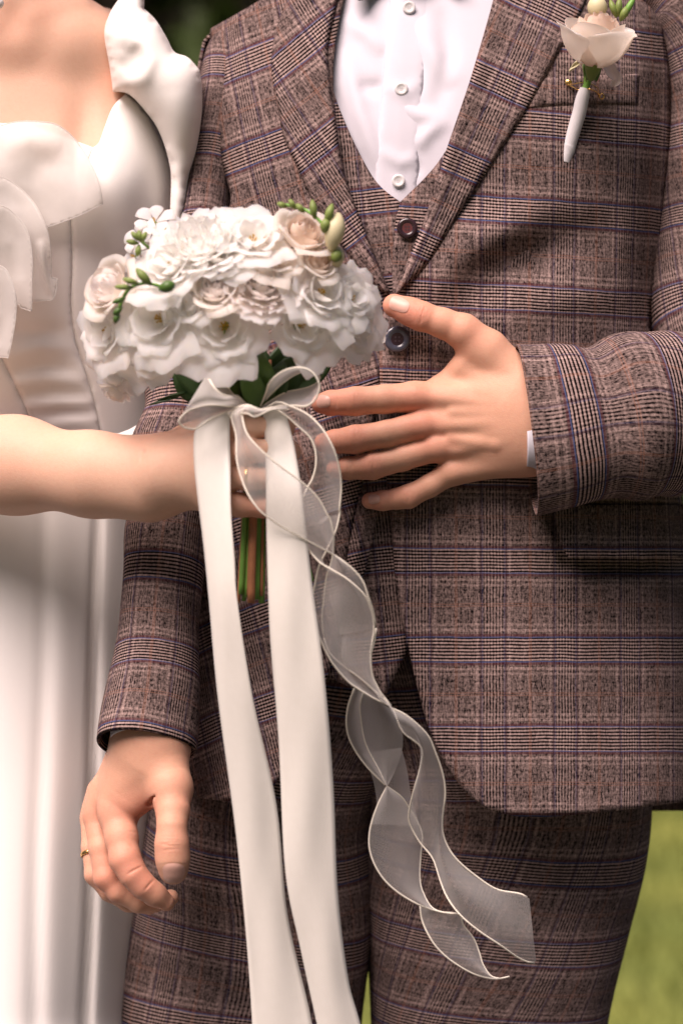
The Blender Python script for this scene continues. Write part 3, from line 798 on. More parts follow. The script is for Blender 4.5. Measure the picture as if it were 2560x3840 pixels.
def hand_right(P):
    thb = digit(P, [(616, 2900, .070, 82), (642, 2975, .082, 70), (648, 3040, .094, 60), (645, 3100, .103, 52), (645, 3165, .106, 60), (648, 3220, .106, 60), (650, 3262, .104, 55)], .006)
    idx = digit(P, [(460, 2960, .048, 74), (442, 3060, .058, 66), (456, 3140, .072, 58), (470, 3222, .082, 55), (500, 3278, .085, 48), (538, 3322, .084, 44), (580, 3354, .080, 40), (624, 3384, .075, 33)], .007)
    mid = digit(P, [(400, 2960, .030, 60), (362, 3062, .036, 48), (378, 3180, .050, 44), (396, 3290, .058, 44), (440, 3345, .058, 38), (520, 3385, .054, 37), (580, 3385, .050, 34), (640, 3366, .046, 31)])
    rng_ = digit(P, [(380, 2970, .010, 55), (345, 3070, .012, 42), (345, 3180, .026, 38), (358, 3280, .034, 39), (410, 3345, .034, 34), (480, 3385, .030, 33), (560, 3400, .026, 30)])
    pin = digit(P, [(390, 2980, -.006, 48), (350, 3080, -.010, 38), (350, 3170, .000, 33), (365, 3250, .008, 33), (420, 3310, .008, 28), (490, 3340, .004, 26)])
    palm = None
    for (a, b) in (((555, 2790, .056, 118), (445, 3020, .056, 64)), ((550, 2790, .045, 110), (385, 3030, .034, 56)), ((545, 2790, .035, 100), (365, 3040, .012, 50)), ((540, 2800, .03, 90), (370, 3050, -.006, 44)),
                   ((585, 2840, .056, 104), (640, 2940, .080, 72)), ((560, 2880, .066, 86), (500, 2990, .062, 56))):
        c = cap(P, S3(*a[:3]), S3(*b[:3]), pxr(a[3]), pxr(b[3])); palm = c if palm is None else smin(palm, c, .014)
    wr = cap(P, S3(580, 2500, .028), S3(572, 2760, .054), pxr(128), pxr(133)); palm = smin(palm, wr, .016)
    web = cap(P, S3(600, 2960, .076), S3(500, 3020, .066), pxr(40), pxr(34)); palm = smin(palm, web, .012)
    d = None
    for q, k in ((thb, .012), (idx, .008), (mid, .007), (rng_, .006), (pin, .006)):
        e = smin(q, palm, k); d = e if d is None else smin(d, e, .0014)
    for a, b in (((560, 3015, .080), (590, 2985, .094)), ((572, 3040, .085), (586, 2960, .092)), ((520, 3060, .070), (590, 3050, .082))):
        d = smax(d, -cap(P, S3(*a), S3(*b), pxr(7)), .004)
    return d
def bbox(x0, y0, x1, y1, d0, d1):
    a = [W(x, y, d) for x in (x0, x1) for y in (y0, y1) for d in (d0, d1)]
    return [min(v[i] for v in a) for i in range(3)], [max(v[i] for v in a) for i in range(3)]
lo, hi = bbox(1140, 1080, 2330, 1930, -.005, .10); hl = isosurf(hand_left, lo, hi, .00105)
CL = []
for (x, y, a, h, md) in ((1330, 1505, 90, 38, .045), (1330, 1648, 92, 36, .045), (1395, 1748, 94, 34, .045), (1529, 1862, 98, 28, .04), (1577, 1184, 106, 36, .045)):
    for dx, am in ((-17, .0003), (-8, .0006), (2, .0008), (11, .0005), (21, .0003)): CL.append((x+dx, y, a+dx*.35, h*(1-abs(dx)/60), 3.6, am, md))
for (x, y, a, h, md) in ((1256, 1511, 90, 32, .035), (1262, 1652, 90, 32, .035), (1312, 1754, 90, 28, .035), (1462, 1873, 92, 24, .035)):
    for dx, am in ((-5, .0004), (5, .0005)): CL.append((x+dx, y, a+dx, h*.8, 3.4, am, md))
hl = (crease(hl[0], CL), hl[1])
lo, hi = bbox(270, 2560, 740, 3460, -.04, .13); hr = isosurf(hand_right, lo, hi, .00105)
CR = [(646, 3150, 2, 40, 4, .0003, .1), (646, 3160, -2, 46, 4, .00045, .1), (645, 3171, 3, 40, 4.5, .0006, .1), (648, 3184, -4, 34, 4, .0004, .1), (646, 3138, 2, 34, 4, .0002, .1), (650, 3240, 0, 52, 4, .0003, .1),
      (507, 3184, 42, 26, 4.5, .0007, .05), (506, 3262, -28, 30, 4.5, .0009, .05), (560, 3318, -48, 26, 4.5, .0009, .05), (500, 3120, 10, 20, 4, .0004, .05)]
hr = (crease(hr[0], CR), hr[1])
def groom_rest(P):
    d = cap(P, S3(1500, 900, -.115), S3(1720, 900, -.115), .10, flat=.8)
    for a, b, r1, r2 in (((1600, 700, -.13), (1600, 1900, -.145), .10, .09), ((1200, 170, -.13), (2080, 170, -.13), .050, .050), ((1150, 2400, -.17), (950, 4400, -.185), .075, .055), ((950, 4400, -.185), (950, 6000, -.17), .055, .04),
                         ((1850, 2400, -.17), (1800, 4400, -.185), .075, .055), ((1800, 4400, -.185), (1700, 6000, -.17), .055, .04), ((1600, 0, -.12), (1600, -500, -.10), .062, .058),
                         ((900, 220, -.13), (720, 1400, -.05), .026, .028), ((720, 1400, -.05), (580, 2560, .03), .036, .030), ((2600, 260, -.13), (2830, 1450, -.04), .026, .034), ((2860, 1450, -.03), (2330, 1590, .045), .042, .036), ((1500, 2150, -.16), (1700, 2150, -.16), .085, .085)):
        d = smin(d, cap(P, S3(*a), S3(*b), r1, r2), .03)
    d = smin(d, ell(P, S3(1590, -960, -.08), (.078, .098, .115)), .03)
    d = smin(d, ell(P, S3(1590, -640, -.03), (.045, .045, .05)), .03)
    d = smin(d, cap(P, S3(1590, -900, .015), S3(1590, -830, .03), .010, .013), .01)
    for x in (1270, 1910): d = smin(d, ell(P, S3(x, -900, -.09), (.012, .02, .032)), .006)
    return d
lo, hi = bbox(480, -1500, 3120, 6150, -.28, .12); gr = isosurf(groom_rest, lo, hi, .010)
red = [(1551, 1489, .055, 90, .28), (1574, 1596, .058, 80, .25), (1628, 1680, .056, 80, .22), (1330, 1505, .06, 70, .35), (1330, 1648, .06, 65, .35), (1395, 1748, .06, 60, .3), (1529, 1862, .05, 60, .22),
       (1210, 1513, .04, 80, .5), (1190, 1660, .04, 80, .4), (1230, 1757, .04, 70, .35), (1480, 1146, .05, 100, .45), (1577, 1185, .06, 70, .3), (1735, 1243, .06, 90, .2), (1400, 1876, .04, 70, .3),
       (439, 3058, .07, 90, .3), (360, 3058, .04, 80, .3), (466, 3217, .09, 80, .35), (525, 3313, .09, 70, .4), (610, 3388, .07, 60, .35), (645, 3164, .11, 70, .25), (390, 3300, .06, 90, .4), (560, 3040, .08, 70, .4), (640, 2998, .09, 90, .2)]
gbody = obj('body', bodymesh([hl, hr, gr], red, -.02), M['skin_m'], groom)
def world_bvh(o):
    me = o.data; off = ROOTLOC(o)
    return BVHTree.FromPolygons([v.co+off for v in me.vertices], [tuple(p.vertices) for p in me.polygons])
bv = world_bvh(gbody)
for (cx, cy, ang, L, Wd) in ((1496, 1142, .36, 38, 29), (1212, 1506, .0, 26, 26), (1402, 1872, -.1, 22, 19), (651, 3274, math.pi/2, 37, 43)):
    n = obj('fingernail', nailgeo(bv, cx, cy, ang, L, Wd), M['nail'], gbody)
# hair and wedding ring
V, F = isosurf(lambda P: smax(ell(P, S3(1590, -1010, -.10), (.088, .108, .115)), -(ell(P, S3(1590, -820, .03), (.085, .075, .12))), .01), *bbox(1100, -1600, 2100, -500, -.25, .1), .008)
obj('hair', mkmesh('hair', V, [tuple(q) for q in F]), M['hair_dark'], groom)
def ring(name, c, axis, R, r, parent, h=2.2):
    ax = Vector(axis).normalized(); u = ax.orthogonal().normalized(); v = ax.cross(u); V = []; F = []; n, m = 40, 8
    for i in range(n):
        a = 2*math.pi*i/n; rad = u*math.cos(a)+v*math.sin(a)
        for j in range(m):
            b = 2*math.pi*j/m; V.append(Vector(c)+rad*(R+r*math.cos(b))+ax*r*h*math.sin(b))
    for i in range(n):
        for j in range(m): F.append((i*m+j, ((i+1) % n)*m+j, ((i+1) % n)*m+(j+1) % m, i*m+(j+1) % m))
    return obj(name, mkmesh(name, V, F), M['gold'], parent)
ring('wedding_ring', W(346, 3203, .028), tuple(W(352, 3260, .034)-W(345, 3150, .022)), .0100, .0009, groom)

# ================================================================== BRIDE
bride = thing('person', 'woman in an off-shoulder white satin wedding dress, her bare forearm reaching across to hold flowers', 'person', tuple(W(60, 1920, -.2).xy)+(0,))
BY = [-400, 0, 300, 500, 680, 900, 1200, 1450, 1700, 1930]
BC = [60, 60, 60, 60, 60, 60, 40, 30, 30, 30]
BA = [300, 470, 560, 600, 645, 640, 575, 578, 620, 640]
BF = [-.10, -.046, -.030, -.020, -.010, -.010, -.022, -.030, -.045, -.060]
BB = [.07, .09, .11, .12, .13, .125, .11, .11, .12, .13]
BFD = [([(20, 1340), (150, 1300), (285, 1310)], 22, .0035), ([(20, 1400), (160, 1370), (300, 1385)], 20, -.003), ([(30, 1440), (180, 1420), (320, 1430)], 18, .003), ([(60, 1490), (200, 1475), (345, 1480)], 16, -.003), ([(70, 1525), (220, 1510), (355, 1512)], 14, .0028),
       ([(110, 1570), (240, 1545), (370, 1545)], 14, -.0025), ([(130, 1600), (260, 1585), (385, 1580)], 14, .0025), ([(0, 1230), (120, 1250), (270, 1235)], 30, -.0035), ([(480, 400), (520, 620), (480, 860)], 60, .003), ([(300, 900), (420, 1000), (600, 1040)], 60, -.002)]
def Bbase(x, y):
    x = np.asarray(x, float); y = np.asarray(y, float)
    c, a, f, b = [smt(y, BY, T) for T in (BC, BA, BF, BB)]
    u = np.clip(np.abs((x-c)/a), 0, .985)
    d = f+b*((1-u**2.3)**.5-1)
    d = d+.022*np.exp(-((x-430)/170)**2-((y-650)/230)**2)+.022*np.exp(-((x+190)/190)**2-((y-650)/230)**2)
    d = d-.010*np.exp(-((x-310)/60)**2-((y-560)/200)**2)
    return d
def bod(off): return lambda x, y: Bbase(x, y)+off+folds(np.asarray(x, float), np.asarray(y, float), BFD)
seam1 = [(265, 780), (270, 900), (272, 1020), (268, 1150), (285, 1280), (330, 1420), (360, 1530), (388, 1660)]
seam2 = [(-60, 1200), (10, 1345), (60, 1450), (105, 1550), (150, 1680)]
neck = [(-420, 470), (-200, 455), (0, 462), (70, 463), (200, 498), (350, 553)]
neck2 = [(350, 553), (372, 535), (392, 480), (425, 400), (474, 349)]
dress = panel('dress', [neck, [(350, 553), (310, 660), (265, 780)], seam1, [(388, 1660), (270, 1680), (150, 1680)], seam2[::-1], [(-60, 1200), (-150, 900), (-420, 470)]], bod(.004), M['satin'], bride, step=17, thick=.0012, roll=.0020, rw=5)
panel('bodice_side', [neck2, [(474, 349), (530, 395), (590, 480), (640, 570), (675, 660), (690, 760), (680, 880), (640, 1020), (598, 1160), (580, 1300), (590, 1440), (628, 1660)], [(628, 1660), (500, 1665), (388, 1660)], seam1[::-1], [(265, 780), (310, 660), (350, 553)]],
      bod(.004), M['satin'], dress, step=17, thick=.0012, roll=.0020, rw=5)
panel('bodice_side', [[(-420, 470), (-150, 900), (-60, 1200)], seam2, [(150, 1680), (-200, 1690), (-560, 1680)], [(-560, 1680), (-520, 1200), (-560, 800), (-520, 500), (-420, 470)]], bod(.004), M['satin'], dress, step=24, thick=.0012, roll=.0020, rw=5)
# bodice back shell
V = []; F = []; nr, na = 40, 30
for i, y in enumerate(np.linspace(480, 1930, nr)):
    c, a, f, b = [float(np.interp(y, BY, T)) for T in (BC, BA, BF, BB)]
    for j in range(na+1):
        t = math.pi*j/na; V.append(W(c+a*.99*math.cos(t), y, f-b*.84-.10*math.sin(t)))
for i in range(nr-1):
    for j in range(na):
        p = i*(na+1)+j; F.append((p, p+1, p+na+2, p+na+1))
solid(obj('bodice_back', mkmesh('bodice_back', V, F), M['satin'], dress), .002, 1)
# turned band at the hip
panel('waist_band', [[(330, 1655), (480, 1612), (560, 1555), (622, 1492)], [(622, 1492), (632, 1520), (612, 1610), (585, 1720)], [(585, 1720), (450, 1715), (330, 1715)], [(330, 1715), (330, 1655)]],
      lambda x, y: -.055+.022*np.cos((x-470)/190.)+.006*np.exp(-((y-(1655-.55*(x-330)))/22)**2)+folds(x, y, [([(560, 1640), (590, 1580), (618, 1520)], 18, .004)]), M['satin'], dress, step=14, thick=.0025, roll=.004, rw=9)
# skirt with hanging folds
SK = [(-520, 60, .006), (-380, 60, -.007), (-230, 80, .006), (-90, 60, -.004), (60, 90, .004), (168, 26, -.0035), (225, 60, .0035), (366, 14, -.012), (412, 46, .003), (500, 50, -.004), (590, 50, .003)]
def skirt():
    V = []; F = []; nr, na = 70, 220
    ys = np.r_[np.linspace(1640, 3900, 50), np.linspace(4050, 6190, 20)]
    for y in ys:
        t = (y-1640)/4550
        c = np.interp(y, [1640, 1930, 2900, 3840, 6190], [30, 30, 0, -90, -150]); a = np.interp(y, [1640, 1930, 2500, 3200, 3840, 6190], [610, 640, 640, 620, 610, 1150])
        cd = -.20; b = np.interp(y, [1640, 1930, 2900, 3840, 6190], [.155, .155, .165, .180, .28])
        for j in range(na):
            th = 2*math.pi*j/na; ct, st = math.cos(th), math.sin(th)
            x = c+a*ct; dep = cd+b*st
            grow = min(1, max(0, (y-1660)/500))*(1+.5*t)
            xs = c+(x-c)*640/a
            f = 0
            for i, (fx, w, am) in enumerate(SK):
                xx = fx+(y-1930)*(-.016 if fx < 300 else -.010)*(1+.15*math.sin(fx))+6*math.sin(y/260+fx)
                f += am*math.exp(-((xs-xx)/(w*(1+.9*t)))**2)
            f += .0015*math.sin(xs/60+y/700)
            if st < 0: f = .012*math.sin(th*14)
            dep += f*grow*(abs(st)**.3)*(1 if st > 0 else -1)
            V.append(W(x, y, dep))
    n = len(ys)
    for i in range(n-1):
        for j in range(na): F.append((i*na+j, i*na+(j+1) % na, (i+1)*na+(j+1) % na, (i+1)*na+j))
    o = obj('skirt', mkmesh('skirt', V, F), M['skirt'], dress); solid(o, .002)
    return o
skirt()
# puffed off-shoulder sleeve: an inflated twist of cloth
def inflate(name, segs, depc, th, mat, parent, fl, step=13, edge=90):
    parts = []
    for sgn, st in ((1, step), (-1, step*2)):
        V, F, U = panel_geo(segs, lambda x, y: x*0., lambda x, y: (x/1000, y/1000), step=st, roll=0)
        x, y = U[:, 0]*1000, U[:, 1]*1000
        e = np.array([(f[k], f[(k+1) % 3]) for f in F for k in range(3)]); e = np.unique(np.vstack([e, e[:, ::-1]]), axis=0)
        n = len(V); deg = np.bincount(e[:, 0], minlength=n)
        cnt = {}
        for f in F:
            for k in range(3):
                q = (min(f[k], f[(k+1) % 3]), max(f[k], f[(k+1) % 3])); cnt[q] = cnt.get(q, 0)+1
        bd = np.zeros(n, bool)
        for q, c in cnt.items():
            if c == 1: bd[q[0]] = bd[q[1]] = True
        h = np.zeros(n)
        for it in range(900):
            h = np.bincount(e[:, 0], h[e[:, 1]], n)/np.maximum(deg, 1)+1; h[bd] = 0
        h = np.sqrt(h/h.max())
        dep = depc+sgn*th*h
        if sgn > 0: dep = dep+folds(x, y, fl)*np.clip(h*1.6, 0, 1)
        parts.append((WA(x, y, dep), F if sgn > 0 else [tuple(reversed(f)) for f in F], U))
    V, F, U = join_geo(parts)
    return obj(name, mkmesh(name, V, F, U), mat, parent)
inflate('puff_sleeve', [[(425, 345), (412, 250), (392, 130), (408, 60), (440, 5), (480, -40), (530, -60)], [(530, -60), (541, -10), (541, 32)], [(541, 32), (585, 75), (625, 140), (655, 195), (705, 215), (748, 262)],
        [(748, 262), (758, 330), (757, 430), (737, 560), (708, 660), (692, 780), (670, 860)], [(670, 860), (640, 800), (640, 640), (600, 500), (540, 410), (480, 352), (425, 345)]], -.045, .045, M['satin'], dress,
        [([(405, 345), (480, 328), (540, 290), (562, 225), (540, 160), (475, 138), (415, 150)], 30, .0042), ([(452, 268), (480, 245), (505, 212), (490, 178)], 46, -.008),
         ([(560, 10), (640, 180), (710, 320), (700, 560)], 90, .007)], edge=110)
# organza flounces on the bust
def flounce(segs, c0, lift, fl, step=11):
    def f(x, y): return np.maximum(Bbase(x, y), -.03)+c0+lift(x, y)+folds(x, y, fl)
    o = panel('flounce', segs, f, M['flounce'], dress, step=step, thick=.0005, roll=0)
    for s in segs[:-1]:
        q = cr(s, 8) if len(s) > 2 else np.array(s, float); q = resample(q, max(4, int(np.linalg.norm(np.diff(q, axis=0), axis=1).sum()/14)))
        wire('hem', list(WA(q[:, 0], q[:, 1], f(q[:, 0], q[:, 1]))), .0005, M['flounce'], o, 2, 6)
    return o
flounce([[(-300, 640), (-150, 520), (0, 472), (75, 455), (150, 456), (220, 470), (290, 530), (345, 620), (375, 700), (386, 765)], [(386, 765), (290, 812), (186, 850)], [(186, 850), (60, 900), (-300, 900)], [(-300, 900), (-300, 640)]],
        .012, lambda x, y: .020*np.clip((x+100)/480, 0, 1)**2+.002*np.sin(x/60.+y/90.), [([(0, 560), (120, 520), (230, 560)], 44, .004), ([(100, 700), (150, 620), (260, 600)], 50, -.003)])
flounce([[(-300, 760), (-100, 660), (0, 662), (70, 700), (135, 770), (180, 870), (193, 960), (194, 1040)], [(194, 1040), (216, 1045)], [(216, 1045), (212, 1090), (200, 1122), (180, 1128)], [(180, 1128), (120, 1131)], [(120, 1131), (-100, 1150), (-300, 1100)], [(-300, 1100), (-300, 760)]],
        .024, lambda x, y: .018*np.clip((x+60)/260, 0, 1)**2+.004*np.sin(y/60.), [([(0, 700), (80, 780), (120, 900), (130, 1050)], 36, -.004), ([(150, 900), (165, 1000), (190, 1110)], 14, .008)])
flounce([[(-300, 860), (-120, 780), (0, 770), (60, 805), (105, 870), (123, 960), (122, 1050), (120, 1168)], [(120, 1168), (80, 1155), (40, 1140), (-300, 1150)], [(-300, 1150), (-300, 860)]],
        .038, lambda x, y: .020*np.clip((x+60)/190, 0, 1)**2, [([(0, 800), (60, 900), (75, 1050)], 34, -.004)])
flounce([[(-300, 1050), (-120, 990), (0, 996), (40, 1040), (62, 1120), (60, 1200), (45, 1290), (32, 1346)], [(32, 1346), (0, 1340), (-300, 1350)], [(-300, 1350), (-300, 1050)]],
        .060, lambda x, y: .020*np.clip((x+60)/120, 0, 1)**2, [([(-20, 1060), (20, 1180), (0, 1300)], 30, -.004)])

# --- bride's skin
def chest(P):
    x = P[..., 0]; dep = -P[..., 1]; k = (D-dep)/D; px = x/k*S+1280; py = 1920-(P[..., 2]-ZC)/k*S
    c, a, f, b = [np.interp(py, BY, T) for T in (BC, BA, BF, BB)]
    sk = Bbase(px, py)-.0035
    d = (dep-sk)*.8
    d = smax(d, (np.abs(px-c)-a*.97)/S, .02)
    d = smax(d, (f-b*.8-.07)-dep, .02)
    d = smax(d, (20-py)/S, .05); d = smax(d, (py-1900)/S, .03)
    for q in (cap(P, S3(240, 190, -.085), S3(60, 120, -.09), .045, .055), cap(P, S3(-120, 190, -.085), S3(60, 120, -.09), .045, .055),
              cap(P, S3(265, 175, -.085), S3(-10, -160, -.10), .040, .034), cap(P, S3(-145, 175, -.085), S3(60, -190, -.10), .040, .034),
              cap(P, S3(30, 200, -.09), S3(10, -450, -.085), .050, .046), cap(P, S3(290, 200, -.085), S3(560, 850, -.125), .036, .036),
              cap(P, S3(560, 850, -.135), S3(900, 1300, -.30), .036, .030), cap(P, S3(-300, 200, -.09), S3(-560, 1650, -.04), .042, .040)):
        d = smin(d, q, .022)
    # collar bones and the hollow above them
    d = smin(d, cap(P, S3(95, 72, -.040), S3(300, 20, -.062), .0045, .006), .012)
    d = smin(d, cap(P, S3(10, 90, -.038), S3(-220, 30, -.062), .0045, .006), .012)
    d = smax(d, -ell(P, S3(45, 50, -.018), (.009, .010, .012)), .02)
    d = smin(d, ell(P, S3(20, -800, -.07), (.070, .090, .105)), .03); d = smin(d, ell(P, S3(20, -540, -.03), (.036, .04, .04)), .03)
    d = smin(d, cap(P, S3(20, -760, .01), S3(20, -690, .02), .008, .010), .01)
    return d
lo, hi = bbox(-900, -1400, 1000, 1980, -.36, .06); br = isosurf(chest, lo, hi, .0045)
def arm(P):
    d = cap(P, S3(-560, 1712, -.02), S3(60, 1744, .050), pxr(184), pxr(162), flat=.9)
    d = smin(d, cap(P, S3(60, 1744, .050), S3(360, 1780, .095), pxr(162), pxr(134), flat=.88), .02)
    d = smin(d, cap(P, S3(360, 1780, .095), S3(560, 1793, .110), pxr(134), pxr(124), flat=.82), .02)
    hand = cap(P, S3(560, 1800, .110), S3(700, 1775, .124), pxr(130), pxr(120), flat=.75)
    for (x, y, z, r) in ((820, 1640, .150, 52), (840, 1722, .154, 50), (835, 1800, .150, 48), (800, 1878, .140, 46)):
        hand = smin(hand, cap(P, S3(640, 1770, .124), S3(x, y, z), pxr(88), pxr(r)), .012)
    hand = smin(hand, cap(P, S3(600, 1740, .110), S3(760, 1625, .112), pxr(80), pxr(50)), .012)
    fs = [[(820, 1622, .151, 48), (930, 1604, .166, 44), (1030, 1602, .160, 41), (1065, 1604, .135, 38), (1040, 1608, .110, 34), (990, 1610, .100, 30)],
          [(840, 1700, .156, 48), (930, 1692, .172, 46), (1040, 1690, .168, 43), (1085, 1692, .140, 40), (1060, 1694, .112, 35), (1000, 1695, .100, 32)],
          [(835, 1790, .152, 47), (930, 1792, .168, 46), (1035, 1792, .164, 42), (1080, 1794, .138, 40), (1055, 1794, .112, 34), (1000, 1795, .100, 31)],
          [(800, 1880, .142, 44), (900, 1894, .158, 44), (990, 1900, .156, 41), (1035, 1900, .136, 37), (1025, 1896, .115, 32), (985, 1890, .103, 28)]]
    d = smin(d, hand, .02); out = None
    for f in fs:
        e = smin(digit(P, f, .004), d, .008); out = e if out is None else smin(out, e, .0012)
    th = digit(P, [(700, 1650, .105, 60), (830, 1590, .100, 48), (930, 1580, .098, 42), (1000, 1585, .098, 36)]); out = smin(out, smin(th, d, .008), .001)
    for a, b in (((548, 1664, .118), (540, 1700, .140)), ((556, 1668, .120), (553, 1740, .143)), ((566, 1680, .128), (566, 1800, .145)), ((533, 1690, .137), (530, 1730, .141))):
        out = smax(out, -cap(P, S3(*a), S3(*b), pxr(2.6)), .002)
    return out
lo, hi = bbox(-900, 1480, 1140, 2020, -.10, .20); ba = isosurf(arm, lo, hi, .002)
redb = [(60, 60, -.03, 160, .25), (310, 500, .01, 130, .4), (415, 300, -.05, 60, .3), (930, 1692, .17, 60, .25), (920, 1895, .16, 70, .3), (990, 1900, .16, 70, .4), (540, 1680, .12, 60, .3), (700, 1640, .12, 120, .25), (60, 1640, .1, 200, .15)]
bbody = obj('body', bodymesh([br, ba], redb, -.02), M['skin_f'], bride)
V, F = isosurf(lambda P: smax(smin(ell(P, S3(20, -860, -.10), (.088, .10, .11)), ell(P, S3(20, -900, -.21), (.05, .045, .05)), .03), -(ell(P, S3(20, -700, .03), (.078, .075, .115))), .01), *bbox(-500, -1500, 560, -300, -.30, .1), .008)
obj('hair', mkmesh('hair', V, [tuple(q) for q in F]), M['hair_dark'], bride)
# pearl earring hanging at the very corner of the frame
bm = bmesh.new(); bmesh.ops.create_uvsphere(bm, u_segments=20, v_segments=14, radius=.0055)
me = bpy.data.meshes.new('pearl_earring'); bm.to_mesh(me); bm.free(); me.polygons.foreach_set('use_smooth', [True]*len(me.polygons))
e = obj('pearl_earring', me, M['pearl'], bride); e.location = W(-6, 12, .02)-ROOTLOC(bride)
w = wire('earring_wire', [W(-6, -10, .02), W(-8, -120, .01), W(-12, -260, -.02)], .0006, M['gold'], bride)
ring('engagement_ring', W(925, 1792, .167), (1, 0, .0), .0122, .0007, bride)

# ================================================================== BOUQUET
KN = (985, 1530, .155)
bouquet = thing('bouquet', 'round bridal bouquet of white and blush roses, lisianthus and freesia tied with cream ribbons', 'bouquet', tuple(W(985, 2265, .13)))
def petal_patch(R, H, span, phi, curl, ruff, rfreq, seed, nu=9, nv=9, open_=.0, base=.12, pw=.6, tipdrop=.22, zig=0., z0=0., cupin=0.):
    """one petal as a patch wrapped round the flower axis (z up)."""
    rg = random.Random(seed); ph = rg.uniform(0, 6.28); ph2 = rg.uniform(0, 6.28); lean = rg.uniform(-.12, .12); V = []; F = []
    for j in range(nv):
        v = math.sin(j/(nv-1)*math.pi/2)**1.15
        for i in range(nu):
            u = -1+2*i/(nu-1)
            w = span*(.30+.70*math.sin(min(1, v*1.3)*math.pi/2))
            if v > .6: w *= 1-.30*((v-.6)/.4)**2.2
            a = phi+u*w+lean*v
            r = R*(base+(1-base)*math.sin(min(1, v*1.25)*math.pi/2)**(pw*1.6))*(1-cupin*v**3)+open_*R*v*v
            z = z0+H*(v-tipdrop*abs(u)**2.6*v*v)-H*open_*.5*v**3+.05*H*lean*u*v
            c = max(0, v-.66)/.34
            r += curl*R*c*c; z -= curl*H*.6*c*c
            e = (v**3)*(.5+.5*abs(u))
            d = ruff*R*e*(math.sin(rfreq*u+ph)+.6*math.sin(2.1*rfreq*u+ph2+4*v))
            r += d; z += d*.45+(zig*H*(1 if i % 2 else -1) if j == nv-1 else 0)
            a += e*ruff*.5*math.cos(rfreq*u*1.3+ph2)
            V.append((r*math.cos(a), r*math.sin(a), z))
    for j in range(nv-1):
        for i in range(nu-1): p = j*nu+i; F.append((p, p+1, p+nu+1, p+nu))
    return V, F
def flower_proto(kind, seed):
    """list of petal meshes + core mesh for one kind, unit radius."""
    rg = random.Random(seed); pet = []; n = 0
    if kind == 'rose':
        N = 24
        for i in range(N):
            t = i/(N-1)
            pet.append(petal_patch(.10+.74*t**.9, 1.0-.16*t+rg.uniform(-.03, .03), 1.35-.55*t, i*2.4+rg.uniform(-.2, .2), .02+.30*t**2.2, .012+.022*t, 3.0, seed*99+i, open_=.18*t**3, base=.30, pw=.5, nu=11, nv=9, cupin=.30*(1-t)**.7+.02, tipdrop=.16))
    elif kind == 'lisianthus':
        N = 12
        for i in range(N):
            t = i/(N-1)
            pet.append(petal_patch(.30+.56*t, .92-.28*t, 1.12-.20*t, i*2.4+rg.uniform(-.25, .25), .10+.24*t, .05+.06*t, 6.5+rg.uniform(-1, 1), seed*99+i, nu=17, nv=10, open_=.05+.30*t*t, base=.10, pw=.85, cupin=.08, tipdrop=.20))
    elif kind == 'carnation':
        N = 26
        for i in range(N):
            t = (i+.5)/N
            pet.append(petal_patch(.12+.78*t**.8, .86-.34*t+rg.uniform(-.05, .05), .92-.2*t+rg.uniform(-.05, .15), i*2.4+rg.uniform(-.3, .3), .12*t, .10, 11+rg.uniform(-2, 2), seed*99+i, nu=21, nv=8, open_=.02+.26*t*t, base=.25, pw=.6, zig=.010, tipdrop=.14, cupin=.06))
    elif kind == 'garden':
        N = 20
        for i in range(N):
            t = i/(N-1)
            pet.append(petal_patch(.12+.70*t, 1.08-.22*t, 1.5-.45*t, i*2.4+rg.uniform(-.2, .2), .03+(.34 if i in (15, 18) else .12)*t**3, .012+.012*t, 2.5, seed*99+i, nu=13, nv=11, open_=.05*t**3, base=.34, pw=.42, cupin=.22*(1-t)+.03, tipdrop=.14))
    elif kind == 'freesia':
        for i in range(6):
            pet.append(petal_patch(.75 if i % 2 else .68, .75, .52, i*math.pi/3, .22, .01, 2, seed*99+i, nu=7, nv=8, open_=.55, base=.10, pw=1.2, tipdrop=.25))
    # core
    nseg = 14; V = [(0, 0, -.30)]; F = []
    prof = [(.07, -.28), (.16, -.10), (.20, .05), (.10, .12)] if kind != 'lisianthus' else [(.07, -.28), (.16, -.10), (.17, .05), (.05, .10)]
    for (r, z) in prof:
        for j in range(nseg): a = 2*math.pi*j/nseg; V.append((r*math.cos(a), r*math.sin(a), z))
    for j in range(nseg): F.append((0, 1+(j+1) % nseg, 1+j))
    for i in range(len(prof)-1):
        for j in range(nseg): a = 1+i*nseg+j; b = 1+i*nseg+(j+1) % nseg; F.append((a, b, b+nseg, a+nseg))
    V.append((0, 0, .14)); c = len(V)-1
    for j in range(nseg): F.append((c, 1+(len(prof)-1)*nseg+j, 1+(len(prof)-1)*nseg+(j+1) % nseg))
    st = None
    if kind in ('lisianthus', 'freesia'):
        SV = []; SF = []
        for k in range(7):
            a = k*2*math.pi/6; rr = .07 if k < 6 else 0; z1 = .42 if k < 6 else .55
            t = tube_geo([(rr*.4*math.cos(a), rr*.4*math.sin(a), .05), (rr*math.cos(a), rr*math.sin(a), z1-.05), (rr*1.5*math.cos(a), rr*1.5*math.sin(a), z1)], [(.012, .012), (.014, .014), (.032, .032)], 6, 2, ref=(1, 0, 0))
            q = len(SV); SV += [tuple(v) for v in t[0]]; SF += [tuple(i+q for i in f) for f in t[1]]
        st = mkmesh('stamen', SV, SF)
    return [mkmesh('petal', *p) for p in pet], mkmesh(kind, V, F), st
protos = {}
for k, n in (('rose', 3), ('garden', 1), ('lisianthus', 3), ('carnation', 2), ('freesia', 1)):
    for s in range(n): protos[(k, s)] = flower_proto(k, s+1)
MC = {}
def cached(me, mat):
    key = (me.name, mat.name)
    if key not in MC: c = me.copy(); c.materials.clear(); c.materials.append(mat); MC[key] = c
    return MC[key]
